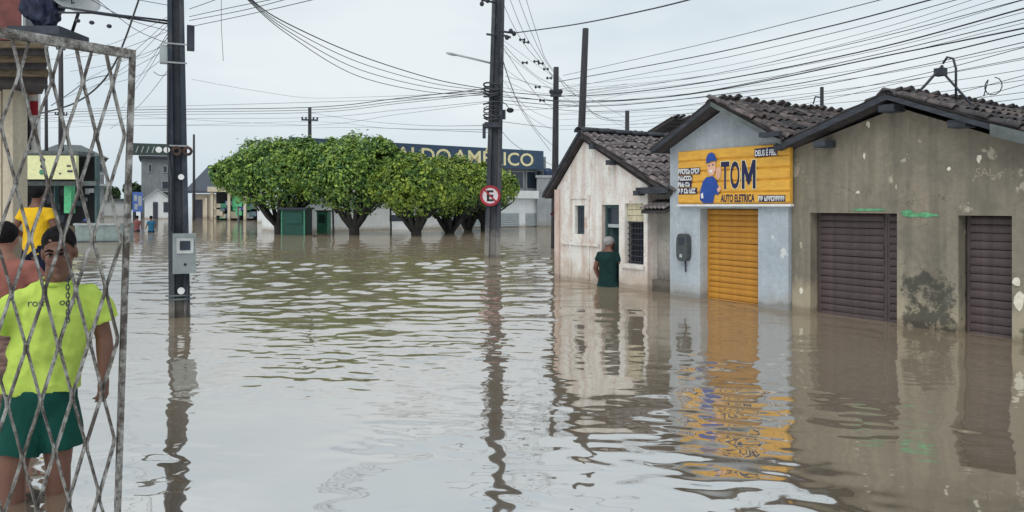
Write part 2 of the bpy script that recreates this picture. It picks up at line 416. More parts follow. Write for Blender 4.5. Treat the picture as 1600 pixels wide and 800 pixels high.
# ------------------------------------------------------------------ setting: ground, pavement, flood water
kind(MB().add([(-900,-300,GZ),(900,-300,GZ),(900,1500,GZ),(-900,1500,GZ)], [(0,1,2,3)]).build('ground', M_ground), 'structure')
kind(MB().box(-9, -1.0, -3, 7.5, GZ+.002, -.40).build('pavement', simple('pavement_concrete', (.25,.23,.2), .9)), 'structure')
def flood():
    """flood surface: a sum of small wind waves as real geometry, finer close by, flat sheets beyond it"""
    nr, nc = 880, 720
    ys = 1.0 / np.linspace(1/2.4, 1/85.0, nr)
    us = np.linspace(-.98, .98, nc)
    Yg = np.repeat(ys[:,None], nc, 1); Xg = Yg * us[None,:]
    cell = np.maximum(np.repeat(np.gradient(ys)[:,None], nc, 1), 1e-3)
    rg = np.random.RandomState(11)
    def field(n, l0, l1, spread, cellcut=True):
        z = np.zeros_like(Yg)
        for i in range(n):
            lam = l0 * (l1/l0) ** rg.rand(); th = rg.randn() * spread + .12
            kx, ky = math.sin(th)*2*math.pi/lam, math.cos(th)*2*math.pi/lam
            wv = np.sin(kx*Xg + ky*Yg + rg.rand()*6.283)
            if cellcut: wv *= np.exp(-(1.6*cell*abs(ky)/6.283)**2)
            z += wv * lam/(2*math.pi)
        return z * math.sqrt(2.0/n)                      # unit rms slope
    def soft(v, a, b): t = np.clip((v-a)/(b-a), 0, 1); return t*t*(3-2*t)
    low = field(9, 4, 11, 1.2, False); low /= low.std()
    low2 = field(9, 1.4, 3.5, .9, False); low2 /= low2.std()
    dist = -.836*Xg - .548*Yg + 8.39                     # metres in front of the facades
    lee = .24 + .76*soft(dist, .2, 5.0); lee = np.maximum(lee, .50*soft(Yg, 8.0, 11))
    lee = np.where(Yg > 14.5, 1, lee)
    far = soft(Yg, 5.5, 15)
    left = .55 + .45*soft(Xg/Yg, -.46, -.34)             # smoother in the lee of the left-hand buildings
    chop = .088 * far * lee * left * (.75 + .40*soft(low, -.8, .9) + .25*soft(low2, -.5, 1))
    chop *= 1 - .35*soft(Yg, 26, 45)
    rip = .043 * lee * (.30 + .9*soft(low2, -.6, 1.1)) * (.45 + .55*soft(Yg, 3.5, 7))
    z = chop * field(90, .26, 1.15, .72) + rip * field(70, .10, .55, .62) + .009*field(16, .7, 1.8, .6)
    edge = soft(.98-np.abs(us), 0, .08)[None,:] * soft(Yg, 2.4, 2.8) * (1-soft(Yg, 66, 84))
    z *= edge
    n = nr*nc
    co = np.empty((n+8, 3)); co[:n,0] = Xg.ravel(); co[:n,1] = Yg.ravel(); co[:n,2] = z.ravel()
    idx = np.arange(n).reshape(nr, nc)
    q = np.stack([idx[:-1,:-1], idx[:-1,1:], idx[1:,1:], idx[1:,:-1]], -1).reshape(-1,4)
    x0, x1, y0, y1 = -700, 700, -60, 900
    co[n:] = [(x0,y0,0),(x1,y0,0),(x1,y1,0),(x0,y1,0),(x0,ys[0],0),(x1,ys[0],0),(x1,ys[-1],0),(x0,ys[-1],0)]
    tl, tr, bl, br_ = idx[-1,0], idx[-1,-1], idx[0,0], idx[0,-1]
    extra = [list(range(n,n+2)) + [n+5] + idx[0,::-1].tolist() + [n+4], [n+7] + idx[-1,:].tolist() + [n+6, n+2, n+3],
             [n+4] + idx[:,0].tolist() + [n+7], [n+6] + idx[::-1,-1].tolist() + [n+5]]
    me = bpy.data.meshes.new('water')
    me.vertices.add(n+8); me.vertices.foreach_set('co', co.ravel())
    loops = np.concatenate([q.ravel()] + [np.array(e) for e in extra]).astype(np.int32)
    starts = np.concatenate([np.arange(len(q))*4, len(q)*4 + np.cumsum([0]+[len(e) for e in extra[:-1]])]).astype(np.int32)
    me.loops.add(len(loops)); me.loops.foreach_set('vertex_index', loops)
    me.polygons.add(len(starts)); me.polygons.foreach_set('loop_start', starts)
    me.update(calc_edges=True); me.validate()
    me.polygons.foreach_set('use_smooth', [True]*len(me.polygons))
    me.materials.append(M_water)
    return kind(obj('water', me), 'structure')
flood()

# ------------------------------------------------------------------ the row of houses on the right
A = R(870, 435, Yw(435)); B = R(1573, 531, Yw(531))
Dv = (B - A); Dv.z = 0; Dv.normalize(); bk = Vector((-Dv.y, Dv.x, 0))
ROW = math.atan2(Dv.y, Dv.x)
A = Vector((A.x, A.y, 0))
def fac(px, py, o=0.0):                                  # pixel -> (along, height) on the facade plane; height over the street
    dx = (px - 800) / F
    Y = (o + A.dot(bk)) / (dx * bk.x + bk.y); P = R(px, py, Y)
    return (P - A).dot(Dv), P.z - GZ
ROWLOC = (A.x, A.y, GZ)
def lerp_line(pts, s):
    for (a, za), (b, zb) in zip(pts, pts[1:]):
        if a <= s <= b: return za + (zb - za) * (s - a) / (b - a)
    return pts[0][1] if s < pts[0][0] else pts[-1][1]
def gable_front(mb, top, openings, y0, y1):
    """front wall with its openings left out: strips between the opening edges"""
    xs = sorted(set([p[0] for p in top] + [v for o in openings for v in o[:2]]))
    for a, b in zip(xs, xs[1:]):
        if b - a < 1e-4: continue
        mid = (a + b) / 2
        op = [o for o in openings if o[0] <= mid <= o[1]]
        z = 0.0
        for o in sorted(op, key=lambda q: q[2]):
            if o[2] > z: mb.prism_y([(a, z), (b, z), (b, o[2]), (a, o[2])], y0, y1)
            z = o[3]
        mb.prism_y([(a, z), (b, z), (b, lerp_line(top, b)), (a, lerp_line(top, a))], y0, y1)

# one curved clay tile: x across, y up the slope, z out
def tile_mesh(name, m, L=.42, r0=.088, r1=.070, th=.014):
    t = MB(); vs = []; seg = 6
    for (y, r) in ((0, r0), (L, r1)):
        for rr in (r, r - th):
            for k in range(seg + 1):
                a = math.pi * k / seg
                vs.append((rr * math.cos(a), y, rr * math.sin(a) * .8))
    n = seg + 1; fs = []
    for k in range(seg):
        fs += [(k, k+1, 2*n+k+1, 2*n+k), (n+k+1, n+k, 3*n+k, 3*n+k+1), (k+1, k, n+k, n+k+1), (2*n+k, 2*n+k+1, 3*n+k+1, 3*n+k)]
    fs += [(0, 2*n, 3*n, n), (n-1, 2*n-1, 4*n-1, 3*n-1)]
    t.add(vs, fs, True)
    me = t.mesh(name, m)
    return me
TILE_A = tile_mesh('tile', M_tile, .42, .078, .062); TILE_B = tile_mesh('tile', M_tile2, .40, .074, .060)

def roof_slope(mb, roof, ridge, eave, y0, y1, me, tiled, pitch=.205, step=.33, seed=1, ridge_end=None):
    """ridge, eave = (s, z); adds the deck with its channels to mb, then the cover tiles as children"""
    rr = random.Random(seed)
    e = Vector((eave[0]-ridge[0], 0, eave[1]-ridge[1])); Ls = e.length; e.normalize()
    up = -e
    sgn = 1 if e.x > 0 else -1
    X = Vector((0, sgn, 0)); Z = X.cross(up)
    o = Vector((ridge[0], 0, ridge[1]))
    # deck slab
    p = [o + Z*.0, o + e*Ls, o + e*Ls - Z*.05, o - Z*.05]
    mb.add([(q.x, y0, q.z) for q in p] + [(q.x, y1, q.z) for q in p],
           [(0,1,2,3),(7,6,5,4),(0,4,5,1),(1,5,6,2),(2,6,7,3),(3,7,4,0)])
    ncol = int((y1 - y0) / pitch)
    jobs = []
    for c in range(ncol):
        yc = y0 + (c + .5) * pitch
        wob = rr.uniform(-.012, .012)
        n = int(Ls / step) + 1
        for k in range(n):
            d = Ls + .05 - k * step + rr.uniform(-.02, .02)      # lower end of tile, measured from the ridge
            if d - .40 < -.12: d = .28 + rr.uniform(-.02,.02)
            base = o + e * d + Z * (.030 + rr.uniform(-.006, .012)) + Vector((0, yc + wob + rr.uniform(-.010, .010), 0))
            a = rr.uniform(-.05, .05); tl = -.055 + rr.uniform(-.02, .02)
            if rr.random() < .03: a *= 5; base += Z * .02
            M = Matrix((( X.x, up.x, Z.x, base.x), (X.y, up.y, Z.y, base.y), (X.z, up.z, Z.z, base.z), (0,0,0,1)))
            jobs.append(M @ Matrix.Rotation(a, 4, 'Z') @ Matrix.Rotation(tl, 4, 'X'))
        # channel (pan) tiles between the covers: a raised lip on either side
        yl = y0 + c * pitch
        for off in (-.03, .03):
            q0, q1 = o + Z*.002, o + e*(Ls+.02) + Z*.002
            mb.add([(q0.x+Z.x*.03, yl+off, q0.z+Z.z*.03), (q1.x+Z.x*.03, yl+off, q1.z+Z.z*.03), (q1.x, yl+off*.3, q1.z), (q0.x, yl+off*.3, q0.z)], [(0,1,2,3)])
    return jobs if tiled else ('stuff', jobs)

def place_tiles(roof, jobs, me):
    stuff = []
    if isinstance(jobs, tuple): stuff = jobs[1]; jobs = []
    if len(jobs) > 290: stuff = jobs[290:]; jobs = jobs[:290]
    for M in jobs: obj('tile', me, roof, M)
    return stuff
def stuff_tiles(roof, Ms, me, m):
    if not Ms: return
    t = MB()
    vs = [v.co.copy() for v in me.vertices]; fs = [tuple(p.vertices) for p in me.polygons]
    for M in Ms: t.add([M @ v for v in vs], fs, True)
    kind(t.build('tile_field', m, roof), 'stuff')

def shutter(parent, s0, s1, z0, z1, y, m, pitch, seed, name='roller_shutter'):
    """roller shutter: guide rails with curved slats as sub-parts"""
    rr = random.Random(seed)
    rails = MB().box(s0, s0+.035, y-.02, y+.05, z0, z1-.002).box(s1-.035, s1, y-.02, y+.05, z0, z1-.002)
    rails.box(s0+.036, s1-.036, y+.02, y+.04, z0, z1-.003)
    sh = rails.build(name, m, parent)
    L = s1 - s0 - .076
    prof = [(0,.004),(-.016,.012),(-.026,.30),(-.026,.62),(-.014,.90),(0,.985)]
    t = MB().prism_x([(a, c*pitch) for a, c in prof] + [(.012, pitch*.985), (.012, .004)], 0, L)
    me = t.mesh('slat', m)
    n = int((z1 - z0) / pitch)
    for k in range(n):
        z = z1 - .004 - (k+1) * pitch
        if z < .45: break
        obj('slat', me, sh, Matrix.Translation((s0+.038, y + rr.uniform(-.006,.005), z)) @ Matrix.Rotation(rr.uniform(-.004,.004), 4, 'Y') @ Matrix.Rotation(rr.uniform(-.01,.01), 4, 'Z'))
    return sh

# ---- white gabled house
hs = thing('gabled_house', 'small peeling white house with sagging tiled roof at far end of the row', 'house', ROWLOC, ROW)
def hf(px, py, o=0): return fac(px, py, o)
s_l, s_r = 0.0, 2.45
zL, zP, zR = 2.50, 3.33, 2.50
top = [(s_l, zL), (.82, zP), (s_r, zR)]
win1 = (.55, .83, hf(905,366)[1], hf(905,321)[1])
door = (1.31, 1.76, 0.05, hf(955,320)[1])
win2 = (1.90, 2.36, hf(990,413)[1], hf(990,318)[1])
mb = MB(); gable_front(mb, top, [win1, door, win2], 0, .2)
mb.box(s_l, s_l+.2, .2, 8, 0, zL-.06).box(s_r-.2, s_r, .2, 8, 0, zR-.06).box(s_l+.2, s_r-.2, 7.8, 8, 0, zL-.1)
mb.box(s_l+.2, s_r-.2, 1.6, 1.7, 0, zL-.1)
mb.build('wall', M_white, hs)
# plaster mouldings: corner pilaster, window surround, dado ledge
tr = MB().box(-.03, .11, -.035, -.002, 0, zL-.02)
tr.build('corner_pilaster', plaster('pinkish_worn_plaster', (.66,.56,.50), (.58,.46,.40), (.42,.24,.2), (.36,.28,.23), peel=(.62,.58,.52), grime_top=.5), hs)
MB().box(.40, .45, -.018, -.002, .85, win1[3]+.17).box(.93, .98, -.018, -.002, .85, win1[3]+.17).box(.45, .93, -.018, -.002, win1[3]+.12, win1[3]+.17).build('window_surround', M_white, hs)
MB().box(.18, 1.26, -.03, -.002, win1[2]-.20, win1[2]-.15).build('dado_ledge', M_white, hs)
wf = MB().box(win1[0], win1[1], .07, .10, win1[2], win1[3]).build('window', M_teal, hs)
MB().box(win1[0]+.03, win1[0]+.125, .055, .068, win1[2]+.04, win1[3]-.04).build('shutter_leaf', M_iron, wf)
MB().box(win1[0]+.145, win1[1]-.03, .055, .068, win1[2]+.04, win1[3]-.04).build('shutter_leaf', M_iron, wf)
dr = MB().box(door[0], door[0]+.05, .08, .16, .05, door[3]-.002).box(door[1]-.05, door[1], .08, .16, .05, door[3]-.002).box(door[0]+.051, door[1]-.051, .08, .16, door[3]-.06, door[3]-.002).build('door_frame', M_teal, hs)
MB().box(door[0]+.052, door[0]+.40, .12, .15, 1.86, door[3]-.062).build('fanlight', M_glass, dr)
MB().obox(Matrix.Translation((door[0]+.06, .13, 0)) @ Matrix.Rotation(rad(62), 4, 'Z'), 0, .4, 0, .035, .06, 1.84).build('door_leaf', M_teal, dr)
MB().box(door[0]+.051, door[1]-.051, .1, .14, 1.80, 1.858).build('transom_bar', M_steel, dr)
# right window: pale hollow blocks above, dark iron lattice below
wz = win2[2] + (win2[3]-win2[2]) * .70
w2 = MB().box(win2[0], win2[1], .15, .17, win2[2], win2[3]).build('window', M_dark, hs)
bw, bh = .11, (win2[3]-wz)/3
Mblk = simple('pale_yellow_block', (.52,.47,.33), .9, .25)
for i in range(4):
    for k in range(3):
        MB().box(win2[0]+.006+i*.113, win2[0]+.113+i*.113, .06, .14, wz+k*bh+.004, wz+(k+1)*bh-.003).build('hollow_block', Mblk, w2)
for i in range(7):
    x = win2[0] + .02 + i * .07
    MB().box(x, x+.012, .085, .097, win2[2]+.002, wz-.005).build('lattice_bar', M_iron, w2)
for k in range(8):
    z = win2[2] + .03 + k * (wz-win2[2]-.05)/7
    MB().box(win2[0]+.002, win2[1]-.002, .068, .082, z, z+.014).build('lattice_bar', M_iron, w2)
MB().box(win2[0]-.04, win2[1]+.03, -.04, -.002, win2[2]-.07, win2[2]-.01).build('window_sill', M_white, hs)
# roof
rm = MB()
zrf = .07
j1 = roof_slope(rm, None, (.82, zP+zrf+.06), (3.06, zR+zrf-.20), -.10, 7.6, TILE_B, True, pitch=.170, step=.30, seed=3)
j2 = roof_slope(rm, None, (.82, zP+zrf+.06), (-.28, zL+zrf-.22), -.10, 7.6, TILE_B, False, pitch=.170, step=.30, seed=4)
roof = rm.build('roof', M_pan, hs)
left = place_tiles(roof, j1, TILE_B); left += place_tiles(roof, j2, TILE_B)
stuff_tiles(roof, left, TILE_B, M_tile2)
rt = tile_mesh('ridge_tile', M_board, .42, .12, .10)
for k in range(19):                                     # dark ridge tiles, knobbly against the sky
    obj('ridge_tile', rt, roof, Matrix.Translation((.82, -.14+k*.405, zP+zrf+.10)) @ Matrix.Rotation(.04, 4, 'X') )
MB().add([(0.82,-.13,zP+.12),(-.30,-.13,zL-.17),(-.30,-.13,zL-.10),(.82,-.13,zP+.19),(0.82,-.09,zP+.12),(-.30,-.09,zL-.17),(-.30,-.09,zL-.10),(.82,-.09,zP+.19)],
         [(0,3,2,1),(4,5,6,7),(0,1,5,4),(1,2,6,5),(2,3,7,6),(3,0,4,7)]).build('barge_board', M_board, roof)
for s_, z_ in ((1.15, zP-.12), (1.60, zP-.42), (2.28, zR-.12)):
    MB().box(s_, s_+.11, -.16, -.003, z_-.04, z_+.04).build('purlin_end', M_board, roof)
MB().box(2.30, 3.02, -.12, .02, zR-.13, zR-.03).build('eave_board', M_board, roof)
# wine red side awning with its prop
aw = thing('side_awning', 'dark wine-red lean-to awning on the far side of the white house', 'awning', ROWLOC, ROW)
MB().add([(-.02,.3,2.45),(-.62,.3,2.02),(-.62,3.2,2.02),(-.02,3.2,2.45),(-.02,.3,2.42),(-.62,.3,1.99),(-.62,3.2,1.99),(-.02,3.2,2.42)],
         [(0,1,2,3),(7,6,5,4),(0,4,5,1),(1,5,6,2),(2,6,7,3),(3,7,4,0)]).build('canopy', M_winecloth, aw)
MB().add([(-.60,.32,2.0),(-.05,.32,2.39),(-.05,.32,1.99),(-.60,.32,1.97),(-.60,.34,2.0),(-.05,.34,2.39),(-.05,.34,1.99),(-.60,.34,1.97)],
         [(0,3,2,1),(4,5,6,7),(0,1,5,4),(1,2,6,5),(2,3,7,6),(3,0,4,7)]).build('end_flap', M_winecloth, aw)
MB().tube([(-.20,.36,0),(-.19,.36,2.0)], .035, 8).build('prop_post', M_winecloth, aw)

# ---- narrow annex between the white house and the sign shop
an = thing('annex', 'narrow grimy annex wall with mouldy patches between white house and yellow-sign shop', 'annex', ROWLOC, ROW)
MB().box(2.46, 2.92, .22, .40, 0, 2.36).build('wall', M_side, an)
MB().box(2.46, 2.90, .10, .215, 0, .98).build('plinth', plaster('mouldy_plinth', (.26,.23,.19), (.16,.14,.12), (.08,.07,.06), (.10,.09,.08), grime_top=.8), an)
MB().box(2.925, 3.0, .30, .38, 0, 2.36).build('gap_shade_strip', M_dark, an)  # near-black strip painted in for the shade of the narrow gap
cn = MB().add([(2.47,.215,2.24),(3.0,.215,2.24),(3.0,-.16,2.10),(2.47,-.16,2.10),(2.47,.215,2.19),(3.0,.215,2.19),(3.0,-.16,2.05),(2.47,-.16,2.05)],
              [(3,2,1,0),(4,5,6,7),(0,1,5,4),(1,2,6,5),(2,3,7,6),(3,0,4,7)]).build('canopy', M_pan, an)
tm = tile_mesh('tile', M_tile2, .40, .045, .038, .01)
for i in range(6):
    obj('tile', tm, cn, Matrix.Translation((2.51+i*.088, -.19, 2.125)) @ Matrix.Rotation(.33, 4, 'X'))

# ---- shop with the yellow sign
TS = thing('narrow_shop', 'narrow pale blue gabled shop with yellow roller shutter', 'shop', ROWLOC, ROW)
s0, s1 = 3.01, 5.14
zl, zp, zr = fac(1060,232)[1], fac(1135,172)[1], fac(1237,224)[1]
sp = 4.05
op = (3.62, 4.66, 0.0, fac(1150,326)[1])
top = [(s0, zl), (sp, zp), (s1, zr)]
mb = MB(); gable_front(mb, top, [op], -.06, .24)
mb.box(s0, s0+.2, .24, 8, 0, zl-.08).box(s1-.16, s1, .24, 8, 0, zr-.08).box(s0+.2, s1-.16, 7.8, 8, 0, zl-.1)
mb.box(s0+.2, s1-.16, 1.2, 1.3, 0, zl-.1)
mb.build('wall', M_blue, TS)
shutter(TS, op[0]+.002, op[1]-.002, .05, op[3]-.002, .12, M_yellow_s, .082, 5)
MB().box(op[0]-.04, op[1]+.04, -.085, -.063, op[3]+.004, op[3]+.045).build('lintel_strip', M_steel, TS)
rm = MB()
j1 = roof_slope(rm, None, (sp, zp+.10), (s1+.06, zr+.04), -.28, 7.2, TILE_A, True, pitch=.185, step=.32, seed=11)
j2 = roof_slope(rm, None, (sp, zp+.10), (s0-.16, zl-.02), -.28, 7.2, TILE_A, False, pitch=.185, step=.32, seed=12)
roof = rm.build('roof', M_pan, TS)
left = place_tiles(roof, j1, TILE_A) + place_tiles(roof, j2, TILE_A)
stuff_tiles(roof, left, TILE_A, M_tile)
rt2 = tile_mesh('ridge_tile', M_tile, .44, .12, .10)
for k in range(18):
    obj('ridge_tile', rt2, roof, Matrix.Translation((sp+rnd.uniform(-.015,.015), -.30+k*.405, zp+.06+rnd.uniform(-.008,.02))) @ Matrix.Rotation(.04, 4, 'X') @ Matrix.Rotation(rnd.uniform(-.05,.05), 4, 'Z'))
def barge(parent, a, b, y0, y1, h, m=M_board, name='barge_board'):
    return MB().add([(a[0],y0,a[1]-h),(b[0],y0,b[1]-h),(b[0],y0,b[1]),(a[0],y0,a[1]),(a[0],y1,a[1]-h),(b[0],y1,b[1]-h),(b[0],y1,b[1]),(a[0],y1,a[1])],
             [(0,1,2,3),(7,6,5,4),(0,4,5,1),(1,5,6,2),(2,6,7,3),(3,7,4,0)]).build(name, m, parent)
barge(roof, (s0-.17, zl-.02), (sp, zp+.10), -.315, -.285, .065)
barge(roof, (sp, zp+.095), (s1+.06, zr+.03), -.325, -.285, .06, M_board2)
for s_, z_ in ((s1-.20, zr+.10),):
    MB().box(s_-.05, s_+.25, -.34, -.07, z_-.02, z_+.04).build('eave_board', M_board, roof)

# sign panel with ribs, lettering, painted worker
sg = thing('shop_sign', 'ribbed yellow shop sign reading TOM with painted worker in blue cap', 'sign', ROWLOC, ROW)
a0, zb0 = fac(1060, 318, -.10); a1, _ = fac(1237, 312, -.10)
zt0 = fac(1060, 231, -.10)[1]
zb0 = 2.20; zt0 = 2.995
a0 += .02; a1 -= .01
YS = -.125
prof = []
nb = 5; hgt = (zt0 - zb0) / nb
for i in range(nb):
    z = zb0 + i * hgt
    prof += [(YS+.022, z+.001), (YS, z+.028), (YS, z+hgt-.016), (YS+.022, z+hgt-.001)]
MB().prism_x([(-.064, zb0), ] + prof + [(-.064, zt0)], a0, a1).build('panel', M_yellow, sg)
MB().box(a0-.02, a1+.02, YS-.012, -.066, zb0-.034, zb0-.003).build('bottom_rail', M_white_p, sg)
W = a1 - a0; Ht = zt0 - zb0
# sign picture coordinates from the photograph's enlargement (1455 x 800, panel 65..1360 x 90..700)
def sx(u): return a0 + (u - 65) / 1300 * W
def sz(v): return zt0 - (v - 90) / 620 * Ht
def flat(name, pts, m, yy, d=.004):
    t = MB(); P = [(sx(u), sz(v)) for u, v in pts]
    ar = sum(P[i][0]*P[(i+1) % len(P)][1] - P[(i+1) % len(P)][0]*P[i][1] for i in range(len(P)))
    if ar < 0: P = P[::-1]
    return t.prism_y(P, YS-yy-d, YS-yy).build(name, m, sg)
def sign_text(name, txt, u0, u1, v0, v1, m, yy, bold=0.0):
    me = text_mesh(txt, 1.0, bold, 0.0)
    xs = [v.co.x for v in me.vertices]; ys = [v.co.y for v in me.vertices]
    x0, x1, y0, y1 = min(xs), max(xs), min(ys), max(ys)
    X0, X1, Z0, Z1 = sx(u0), sx(u1), sz(v1), sz(v0)
    for v in me.vertices:
        v.co = ((v.co.x-x0)/(x1-x0)*(X1-X0)+X0, YS-yy, (v.co.y-y0)/(y1-y0)*(Z1-Z0)+Z0)
    me.materials.clear(); me.materials.append(m)
    return obj(name, me, sg)
for ch, u0, u1 in (('T', 615, 715), ('O', 725, 835)):
    sign_text('lettering', ch, u0-8, u1+8, 235, 555, M_letter, .004, .02)
    sign_text('lettering', ch, u0, u1, 243, 548, M_navy, .0065, .02)
def letter_M(g, m, yy):
    P = [(858-g,548+g),(858-g,243-g),(892+g,243-g),(935,395-g),(978-g,243-g),(1012+g,243-g),(1012+g,548+g),(980-g,548+g),(980-g,380),(945,505+g),(925,505+g),(890+g,380),(890+g,548+g)]
    flat('lettering', P, m, yy, .002)
letter_M(7, M_letter, .002); letter_M(0, M_navy, .0046)
sign_text('lettering', 'AUTO ELETRICA', 610, 1000, 605, 690, M_navy, .004, .03)
flat('lettering_backing', [(1000,128),(1240,120),(1240,212),(1000,216)], M_navy, .002)
sign_text('lettering', 'DEUS É FIEL', 1008, 1234, 128, 208, M_white_p, .0085, .03)
rr = random.Random(2)
for (u0, u1, v0, v1) in ((72,350,295,360),(72,250,378,436),(72,240,450,508),(72,310,525,588),(1045,1315,625,682)):
    flat('lettering_backing', [(u0-3,v0-4),(u1+6,v0-4),(u1+6,v1+6),(u0-3,v1+6)], M_navy, .002)
    u = u0                                              # small white words too blurred to read: strokes of letter size
    while u < u1 - 12:
        wd = min(rr.uniform(16, 26), u1-u); th = wd*.34
        flat('lettering', [(u,v0+4),(u+th,v0+4),(u+th,v1-2),(u,v1-2)], M_white_p, .0085)
        k = rr.randrange(3)
        if k < 2: flat('lettering', [(u+th,v0+4),(u+wd,v0+4),(u+wd,v0+18),(u+th,v0+18)], M_white_p, .0085)
        if k > 0: flat('lettering', [(u+th,v1-16),(u+wd,v1-16),(u+wd,v1-2),(u+th,v1-2)], M_white_p, .0085)
        if k != 1: flat('lettering', [(u+wd-th*.9,v0+20),(u+wd,v0+20),(u+wd,v1-18),(u+wd-th*.9,v1-18)], M_white_p, .0085)
        u += wd + (5 if rr.random() < .8 else 18)
# painted worker (plain shapes)
flat('worker_picture', [(355,660),(360,560),(395,450),(440,405),(520,400),(560,440),(585,520),(600,545),(585,610),(540,600),(520,700),(400,700)], M_blue_p, .005)
flat('worker_picture', [(370,600),(395,580),(405,640),(380,650)], M_white_p, .0105)
flat('worker_picture', [(455,260),(552,235),(556,330),(530,385),(485,395),(455,350)], M_face, .0105)
flat('worker_picture', [(560,310),(600,295),(622,330),(612,420),(580,440),(560,400)], M_face, .0075)
flat('worker_picture', [(572,545),(610,510),(625,545),(590,585)], M_face, .0145)
flat('worker_picture', [(440,250),(445,180),(470,142),(505,130),(540,148),(562,205),(575,232),(520,222),(470,242)], M_blue_p, .0145)
flat('worker_picture', [(478,330),(520,322),(515,352),(490,358)], M_white_p, .0150)
flat('worker_picture', [(470,275),(485,272),(485,284),(470,286)], M_navy, .0150)
flat('worker_picture', [(515,266),(532,263),(532,276),(516,278)], M_navy, .0150)

# meter box on the shop wall
mbx = thing('meter_box', 'dark rounded meter box fixed on pale blue shop wall', 'meter box', ROWLOC, ROW)
c0, z0 = fac(1068, 407); c1, z1 = fac(1085, 365)
t = MB(); P = []
for k in range(16):
    a = 2*math.pi*k/16
    P.append(((c0+c1)/2 + math.copysign(abs(math.cos(a))**.6, math.cos(a))*(c1-c0)/2, (z0+z1)/2 + math.copysign(abs(math.sin(a))**.5, math.sin(a))*(z1-z0)/2))
t.prism_y(P, -.16, -.062); t.build('case', simple('charcoal_plastic', (.055,.062,.065), .4, .3), mbx)
MB().box((c0+c1)/2-.045, (c0+c1)/2+.045, -.172, -.161, z1-.16, z1-.06).build('window', M_glass, mbx)
MB().box((c0+c1)/2-.02, (c0+c1)/2+.02, -.18, -.161, z0+.06, z0+.11).build('latch', M_steel, mbx)
MB().tube([((c0+c1)/2, -.08, z0+.01), ((c0+c1)/2+.01, -.08, z0-.16)], .012).build('cable_stub', M_cable, mbx)

# ---- olive brown shop
BS = thing('corner_shop', 'stained olive-brown gabled shop with two maroon roller shutters', 'shop', ROWLOC, ROW)
s0, s1, sp = 5.15, 8.22, 6.56
zl, zp, zr = fac(1240,234)[1], fac(1403,168)[1], 2.64
o1 = (5.42, 6.55, 0.0, fac(1330,333)[1]); o2 = (7.22, 7.74, 0.0, fac(1540,337)[1])
mb = MB(); gable_front(mb, [(s0, zl), (sp, zp), (s1, zr)], [o1, o2], 0, .26)
mb.box(s0, s0+.2, .26, 8.2, 0, zl-.08).box(s1-.2, s1, .26, 8.2, 0, zr-.08).box(s0+.2, s1-.2, 8.0, 8.2, 0, zl-.1)
mb.box(s0+.2, s1-.2, 1.2, 1.3, 0, zl-.1)
mb.build('wall', M_brown, BS)
shutter(BS, o1[0]+.03, 6.36, .05, o1[3]-.002, .15, M_maroon, .088, 8)
shutter(BS, 6.363, o1[1]-.002, .05, o1[3]-.002, .15, M_maroon, .088, 9)
shutter(BS, o2[0]+.03, o2[1]-.002, .05, o2[3]-.002, .15, M_maroon, .088, 10)
rm = MB()
j1 = roof_slope(rm, None, (sp, zp+.13), (s1+.25, zr+.02), -.22, 7.4, TILE_A, True, pitch=.190, step=.34, seed=21)
j2 = roof_slope(rm, None, (sp, zp+.13), (s0-.08, zl+.03), -.22, 7.4, TILE_A, False, pitch=.190, step=.34, seed=22)
roof = rm.build('roof', M_pan, BS)
left = place_tiles(roof, j1, TILE_A) + place_tiles(roof, j2, TILE_A)
stuff_tiles(roof, left, TILE_A, M_tile)
for k in range(18):
    obj('ridge_tile', rt2, roof, Matrix.Translation((sp+rnd.uniform(-.015,.015), -.25+k*.405, zp+.09+rnd.uniform(-.008,.02))) @ Matrix.Rotation(.04, 4, 'X') @ Matrix.Rotation(rnd.uniform(-.05,.05), 4, 'Z'))
barge(roof, (s0-.09, zl+.04), (sp, zp+.14), -.255, -.225, .07)
barge(roof, (sp, zp+.13), (7.75, 2.955), -.255, -.225, .055, M_board)
barge(roof, (7.66, 3.0), (s1+.25, zr+.07), -.29, -.268, .12, M_board2, 'patch_board')
for s_, z_, wd in ((5.62, zl+.05, .16), (7.22, 3.06, .18), (6.46, zp+.0, .18)):
    MB().box(s_, s_+wd, -.23, -.003, z_-.06, z_+.02).build('purlin_end', M_board, roof)
# paint smears, knocked-off chips, faint word
def blob(parent, name, px, py, rw, rh, m, seed, n=14, y=-.003):
    r2 = random.Random(seed); s_, z_ = fac(px, py)
    P = [(s_ + rw*math.cos(2*math.pi*k/n)*r2.uniform(.6,1.1), z_ + rh*math.sin(2*math.pi*k/n)*r2.uniform(.45,1.1)) for k in range(n)]
    return MB().prism_y(P, y-.003, y+.002).build(name, m, parent)
blob(BS, 'paint_smear', 1440, 336, .24, .036, M_smear, 3)
blob(BS, 'paint_smear', 1418, 331, .09, .03, M_smear, 4, y=-.006)
blob(BS, 'paint_smear', 1355, 328, .26, .020, M_smear, 5)
for i, (px, py, a, b_) in enumerate(((1357,194,.025,.05),(1351,243,.022,.045),(1341,301,.03,.026),(1483,264,.024,.026),(1530,248,.030,.055),(1252,455,.03,.05),(1592,470,.06,.10),(1588,440,.04,.06))):
    blob(BS, 'plaster_chip', px, py, a, b_, M_chip, 30+i, 9)
me = text_mesh('SAL', .13, 0, 0.0); me.materials.clear(); me.materials.append(M_faint)
sX, sZ = fac(1524, 276)
obj('faint_lettering', me, BS, Matrix.Translation((sX, -.004, sZ)) @ TXM @ Matrix.Diagonal((.9,1,1,1)))

